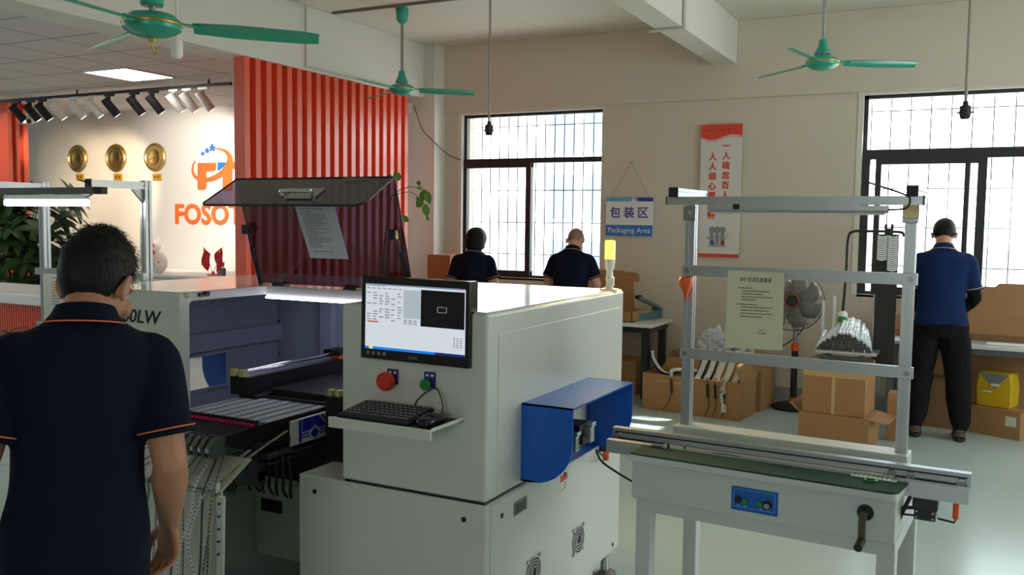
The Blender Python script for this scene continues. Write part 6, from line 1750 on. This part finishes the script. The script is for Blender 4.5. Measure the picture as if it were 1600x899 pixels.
MB().tube([HC + Vector((0, -.062, 0)), HC + Vector((0, -.050, 0))], [.052, .056], 28).build('guard_badge', 'black', pf, smooth=40)
MB().tube([HC + Vector((.057*math.cos(2*PI*k/36), -.056, .057*math.sin(2*PI*k/36))) for k in range(37)], .004, 6, cap=False).build('badge_ring', 'orange_plastic', pf)
for k in range(7):
    t = 2*PI*k/7; bl2 = MB(); vs = []
    for i in range(6):
        u = i/5; r = .05 + .19*u; sw_ = t + .55*u
        for j in range(4):
            w = (j/3 - .5)*(.16 + .13*u - .10*u*u)/max(r, .07)*.75
            a = sw_ + w; vs.append(HC + Vector((r*math.cos(a), .012 - .03*(j/3 - .5), r*math.sin(a))))
    fs = [(i*4+j, i*4+j+1, (i+1)*4+j+1, (i+1)*4+j) for i in range(5) for j in range(3)]
    bl2.add(vs, fs); o = bl2.build('blade', mat('fan_blade_grey', (140, 136, 132), .3) if k == 0 else bpy.data.materials['fan_blade_grey'], pf, smooth=60); s_ = o.modifiers.new('t', 'SOLIDIFY'); s_.thickness = .003
MB().tube([HC + Vector((0, .2, -.03)), (fb_[0] + .06, 8.28, hc.z - .22), (fb_[0] - .02, 8.28, .62), (fb_[0] - .18, 8.30, .52), (fb_[0] - .30, 8.34, .58)], .005, 6, smooth=5).build('lead', 'black_matt', pf)

# ---- small trolley with a bundle of wrapped lamp strips and a bent hanging rod
tx0, tx1, ty0, ty1, tz = -1.03, -.60, 7.02, 7.41, .70
tr_ = thing('trolley', 'small grey metal trolley behind the right rack carrying a pile of wrapped tubes', 'trolley', (-.82, 7.2, 0))
MB().box(tx0, tx1, ty0, ty1, tz - .025, tz).build('tray', 'alu', tr_, bevel=.002)
MB().box(tx0 + .03, tx1 - .02, ty0 + .01, ty0 + .05, tz - .072, tz - .045).box(tx0 + .06, tx0 + .09, ty0 + .02, ty0 + .05, tz - .07, tz - .02).box(tx1 - .12, tx1 - .09, ty0 + .02, ty0 + .05, tz - .072, tz - .02).build('rail', 'alu_dark', tr_)
for x in (tx1 - .06, tx1 - .02):
    MB().box(x - .013, x + .013, ty1 - .03, ty1, 0, tz - .02).build('leg', 'grey_plastic', tr_)
for x in (tx0 + .02, tx0 + .06): MB().box(x - .013, x + .013, ty1 - .03, ty1, 0, tz - .02).build('leg', 'grey_plastic', tr_)
for px in (1286, 1303, 1366, 1374):
    x = at_y(px, 500, 7.3).x; top = at_y(px, 462 if px != 1286 else 470, 7.3).z
    MB().cyl((x, 7.3, tz), (x, 7.3, top), .012 if px > 1300 else .01, n=12).build('upright', 'film' if px < 1310 else 'alu', tr_, smooth=40)
random.seed(17)
n_t = 0
pr0 = None
for row, (cnt, z) in enumerate(((15, .011), (14, .033), (12, .055), (10, .077), (7, .099), (4, .119))):
    w = .40*(cnt/15)
    for k in range(cnt):
        x = -.825 + (k - (cnt-1)/2)*.0262 + random.uniform(-.003, .003)
        lab = 'narrow film-wrapped tube with dark end in the pile on the trolley'
        loc = (x, 7.0, tz + z)
        if pr0 is None:
            t = thing('wrapped_tube', lab, 'tube', loc, 'wrapped tubes piled on the trolley')
            V = Vector(loc)
            MB().tube([V + Vector((0, .02, 0)), V + Vector((0, .33, .085))], .0125, 10).build('tube', mat('wrapped_white', (226, 234, 240), .3), t, smooth=50)
            MB().tube([V + Vector((0, -.006, -.001)), V + Vector((0, .022, .0))], .0112, 10).build('end_cap', mat('tube_end_grey', (62, 62, 64), .5), t, smooth=50)
            w_ = MB(); rw = random.Random(3); w_.tube([V + Vector((rw.uniform(-.004, .004), .03 + .30*q/14, .008 + .085*q/14 + rw.uniform(-.003, .004))) for q in range(15)], [rw.uniform(.0125, .016) for q in range(15)], 8)
            w_.build('wrap', bpy.data.materials['wrapped_white'], t)
            pr0 = t
        else: dup(pr0, loc, (random.uniform(-.02, .03), 0, (x + .825)*1.0 + random.uniform(-.05, .05)), lab)
# bent rod with its green spool
rz0 = at_y(1316, 505, 7.28); gx = rz0.x
rp = thing('hanging_rod', 'black bent rod rising from a green can beside the pile of wrapped tubes', 'rod', (gx, 7.28, tz))
MB().lathe([(0, 0), (.036, 0), (.036, .16), (.03, .17), (.012, .185), (0, .185)], (gx, 7.28, tz + .06), 20).build('can', 'green_plastic', rp, smooth=40)
MB().lathe([(.0365, .175), (.0365, .195), (.02, .215), (0, .215)], (gx, 7.28, tz + .06), 20).box(gx - .05, gx + .05, 7.24, 7.32, tz, tz + .06).build('can_top', 'white_plastic', rp, smooth=40)
r_t = at_y(1327, 361, 7.28); r_e = at_y(1413, 366, 7.28); r_m = at_y(1322, 430, 7.28)
MB().tube([(gx, 7.28, tz + .26), (r_m.x, 7.28, r_m.z), (r_t.x - .005, 7.28, r_t.z - .06), (r_t.x + .03, 7.28, r_t.z - .005), (r_t.x + .12, 7.28, r_t.z), (r_e.x - .05, 7.28, r_t.z - .002), (r_e.x - .01, 7.28, r_t.z - .012), (r_e.x, 7.28, r_e.z - .02)], .0105, 10, smooth=6).build('rod', 'black', rp, smooth=60)
hs0, hs1 = at_y(1371, 366, 7.26), at_y(1405, 366, 7.26); hzb = at_y(1385, 572, 7.26).z
hg = thing('hanging_strips', 'dark strip bundle with white lamp arcs hanging from the bent rod at the right window', 'lamp strips', ((hs0.x + hs1.x)/2, 7.26, hs0.z))
hm = MB()
xw = hs1.x - hs0.x
hm.box(hs0.x, hs1.x, 7.262, 7.27, hzb, hs0.z).box(hs0.x, hs0.x + .005, 7.262, 7.27, hs0.z - .13, hs0.z).box(hs1.x - .005, hs1.x, 7.262, 7.27, hs0.z - .13, hs0.z).box(hs0.x + xw*.5 - .004, hs0.x + xw*.5 + .004, 7.262, 7.27, hs0.z - .13, hs0.z + .02)
hm.build('backing', 'black_matt', hg)
ar = MB()
for side, cnt in ((0, 12), (1, 17)):
    xa = hs0.x + xw*(.02 + .49*side); ww = xw*.46
    for k in range(cnt):
        z = hs0.z - .012 - k*.0155
        pts = [(xa + ww*i/8, 7.256, z - .010*math.sin(PI*i/8)) for i in range(9)]
        ar.tube(pts, .0060, 5)
ar.build('lamp_arcs', mat('arc_white', (232, 234, 236), .4), hg)
cx_ = hs0.x + xw*.52
MB().box(cx_ - .03, cx_ + .03, 7.262, 7.295, hs0.z, hs0.z + .045).box(cx_ - .032, cx_ - .012, 7.26, 7.30, hs0.z + .04, hs0.z + .075).box(cx_ + .012, cx_ + .032, 7.26, 7.30, hs0.z + .04, hs0.z + .075).build('clamp', 'black', hg, bevel=.003)

# ---- right-hand desk and what is on and under it
rd = thing('work_desk', 'long desk with dark edge and pale top below the right window', 'desk', (.4, 8.2, 0))
MB().box(-.66, 1.75, 7.93, 8.46, .672, .70).build('top', 'table_paint', rd, bevel=.003)
MB().box(-.64, 1.73, 7.95, 8.44, .625, .672).build('frame', 'alu_dark', rd)
for x in (-.60, 1.66):
    for y in (7.96, 8.38): MB().box(x, x + .05, y, y + .05, 0, .625).build('leg', 'grey_plastic', rd)
MB().beam((.40, 7.99, .63), (.52, 7.99, .50), .03, .04, (0, 1, 0)).build('brace', 'alu_dark', rd)
cz_t = at_y(1560, 443, 8.30).z
pnl = thing('cardboard_sheet', 'large upright cardboard sheet standing on the desk behind the man in blue', 'cardboard', (.25, 8.31, .70))
c_ = MB(); xL = at_y(1400, 500, 8.30).x
cp_ = [(xL, .70), (1.6, .70), (1.6, cz_t), (at_y(1562, 443, 8.3).x, cz_t), (at_y(1555, 446, 8.3).x, cz_t - .03), (at_y(1520, 449, 8.3).x, cz_t - .03), (at_y(1515, 470, 8.3).x, cz_t - .02), (xL + .25, cz_t - .14), (xL + .12, cz_t - .30), (xL, cz_t - .30)]
c_.prism(cp_, 8.30, 8.312, 'xz'); c_.build('sheet', 'card', pnl)
MB().box(xL, 1.6, 8.294, 8.30, .70, .755).build('fold', 'card_dark', pnl)
tag(MB().box(.12, .52, 8.02, 8.06, .701, .722).build('lamp_bar', mat('bar_white', (240, 240, 236), .4), bevel=.004), 'white bar lying on the desk in front of the cardboard sheet', 'bar')
carton('cardboard_box', 'large cardboard box standing at the back under the desk', (.45, 8.34, 0), 1.6, .16, .60, 0, m='card', tape_on=False)
carton('cardboard_box', 'dark cardboard box on the floor between the legs of the man in blue', (-.225, 8.12, 0), .36, .22, .395, R(-8), m='card_dark', tape_on=False)
bx3, T3 = carton('cardboard_box', 'cardboard box with a white label on the floor under the desk at the right', (.235, 8.02, 0), .42, .24, .215, R(-26), m='card')
MB(T3).box(.10, .18, -.1215, -.120, .10, .175).build('label', 'paper', bx3)
ybx = thing('yellow_parcel', 'parcel wrapped in torn yellow plastic on top of the labelled box', 'parcel', (.215, 8.05, .2165))
TY2 = Matrix.Translation((.215, 8.05, .2165)) @ Matrix.Rotation(R(-20), 4, 'Z')
m_yel = mat('yellow_plastic_wrap', (206, 168, 28), .3, var=.12, vscale=12)
MB(TY2).prism(rounded([(-.125, 0), (.125, 0), (.13, .15), (.115, .275), (-.12, .275), (-.132, .15)], .02), -.09, .09, 'xz').build('wrap', m_yel, ybx, bevel=.01)
MB(TY2).prism([(-.112, .27), (.105, .27), (.05, .20), (.01, .15), (-.05, .20)], -.0935, -.0905, 'xz').build('torn_opening', 'grey_plastic', ybx)
q = MB(TY2); q.box(-.09, -.01, -.0925, -.0905, .115, .128).box(-.02, .04, -.095, -.0925, .17, .19).build('print', 'paper', ybx)
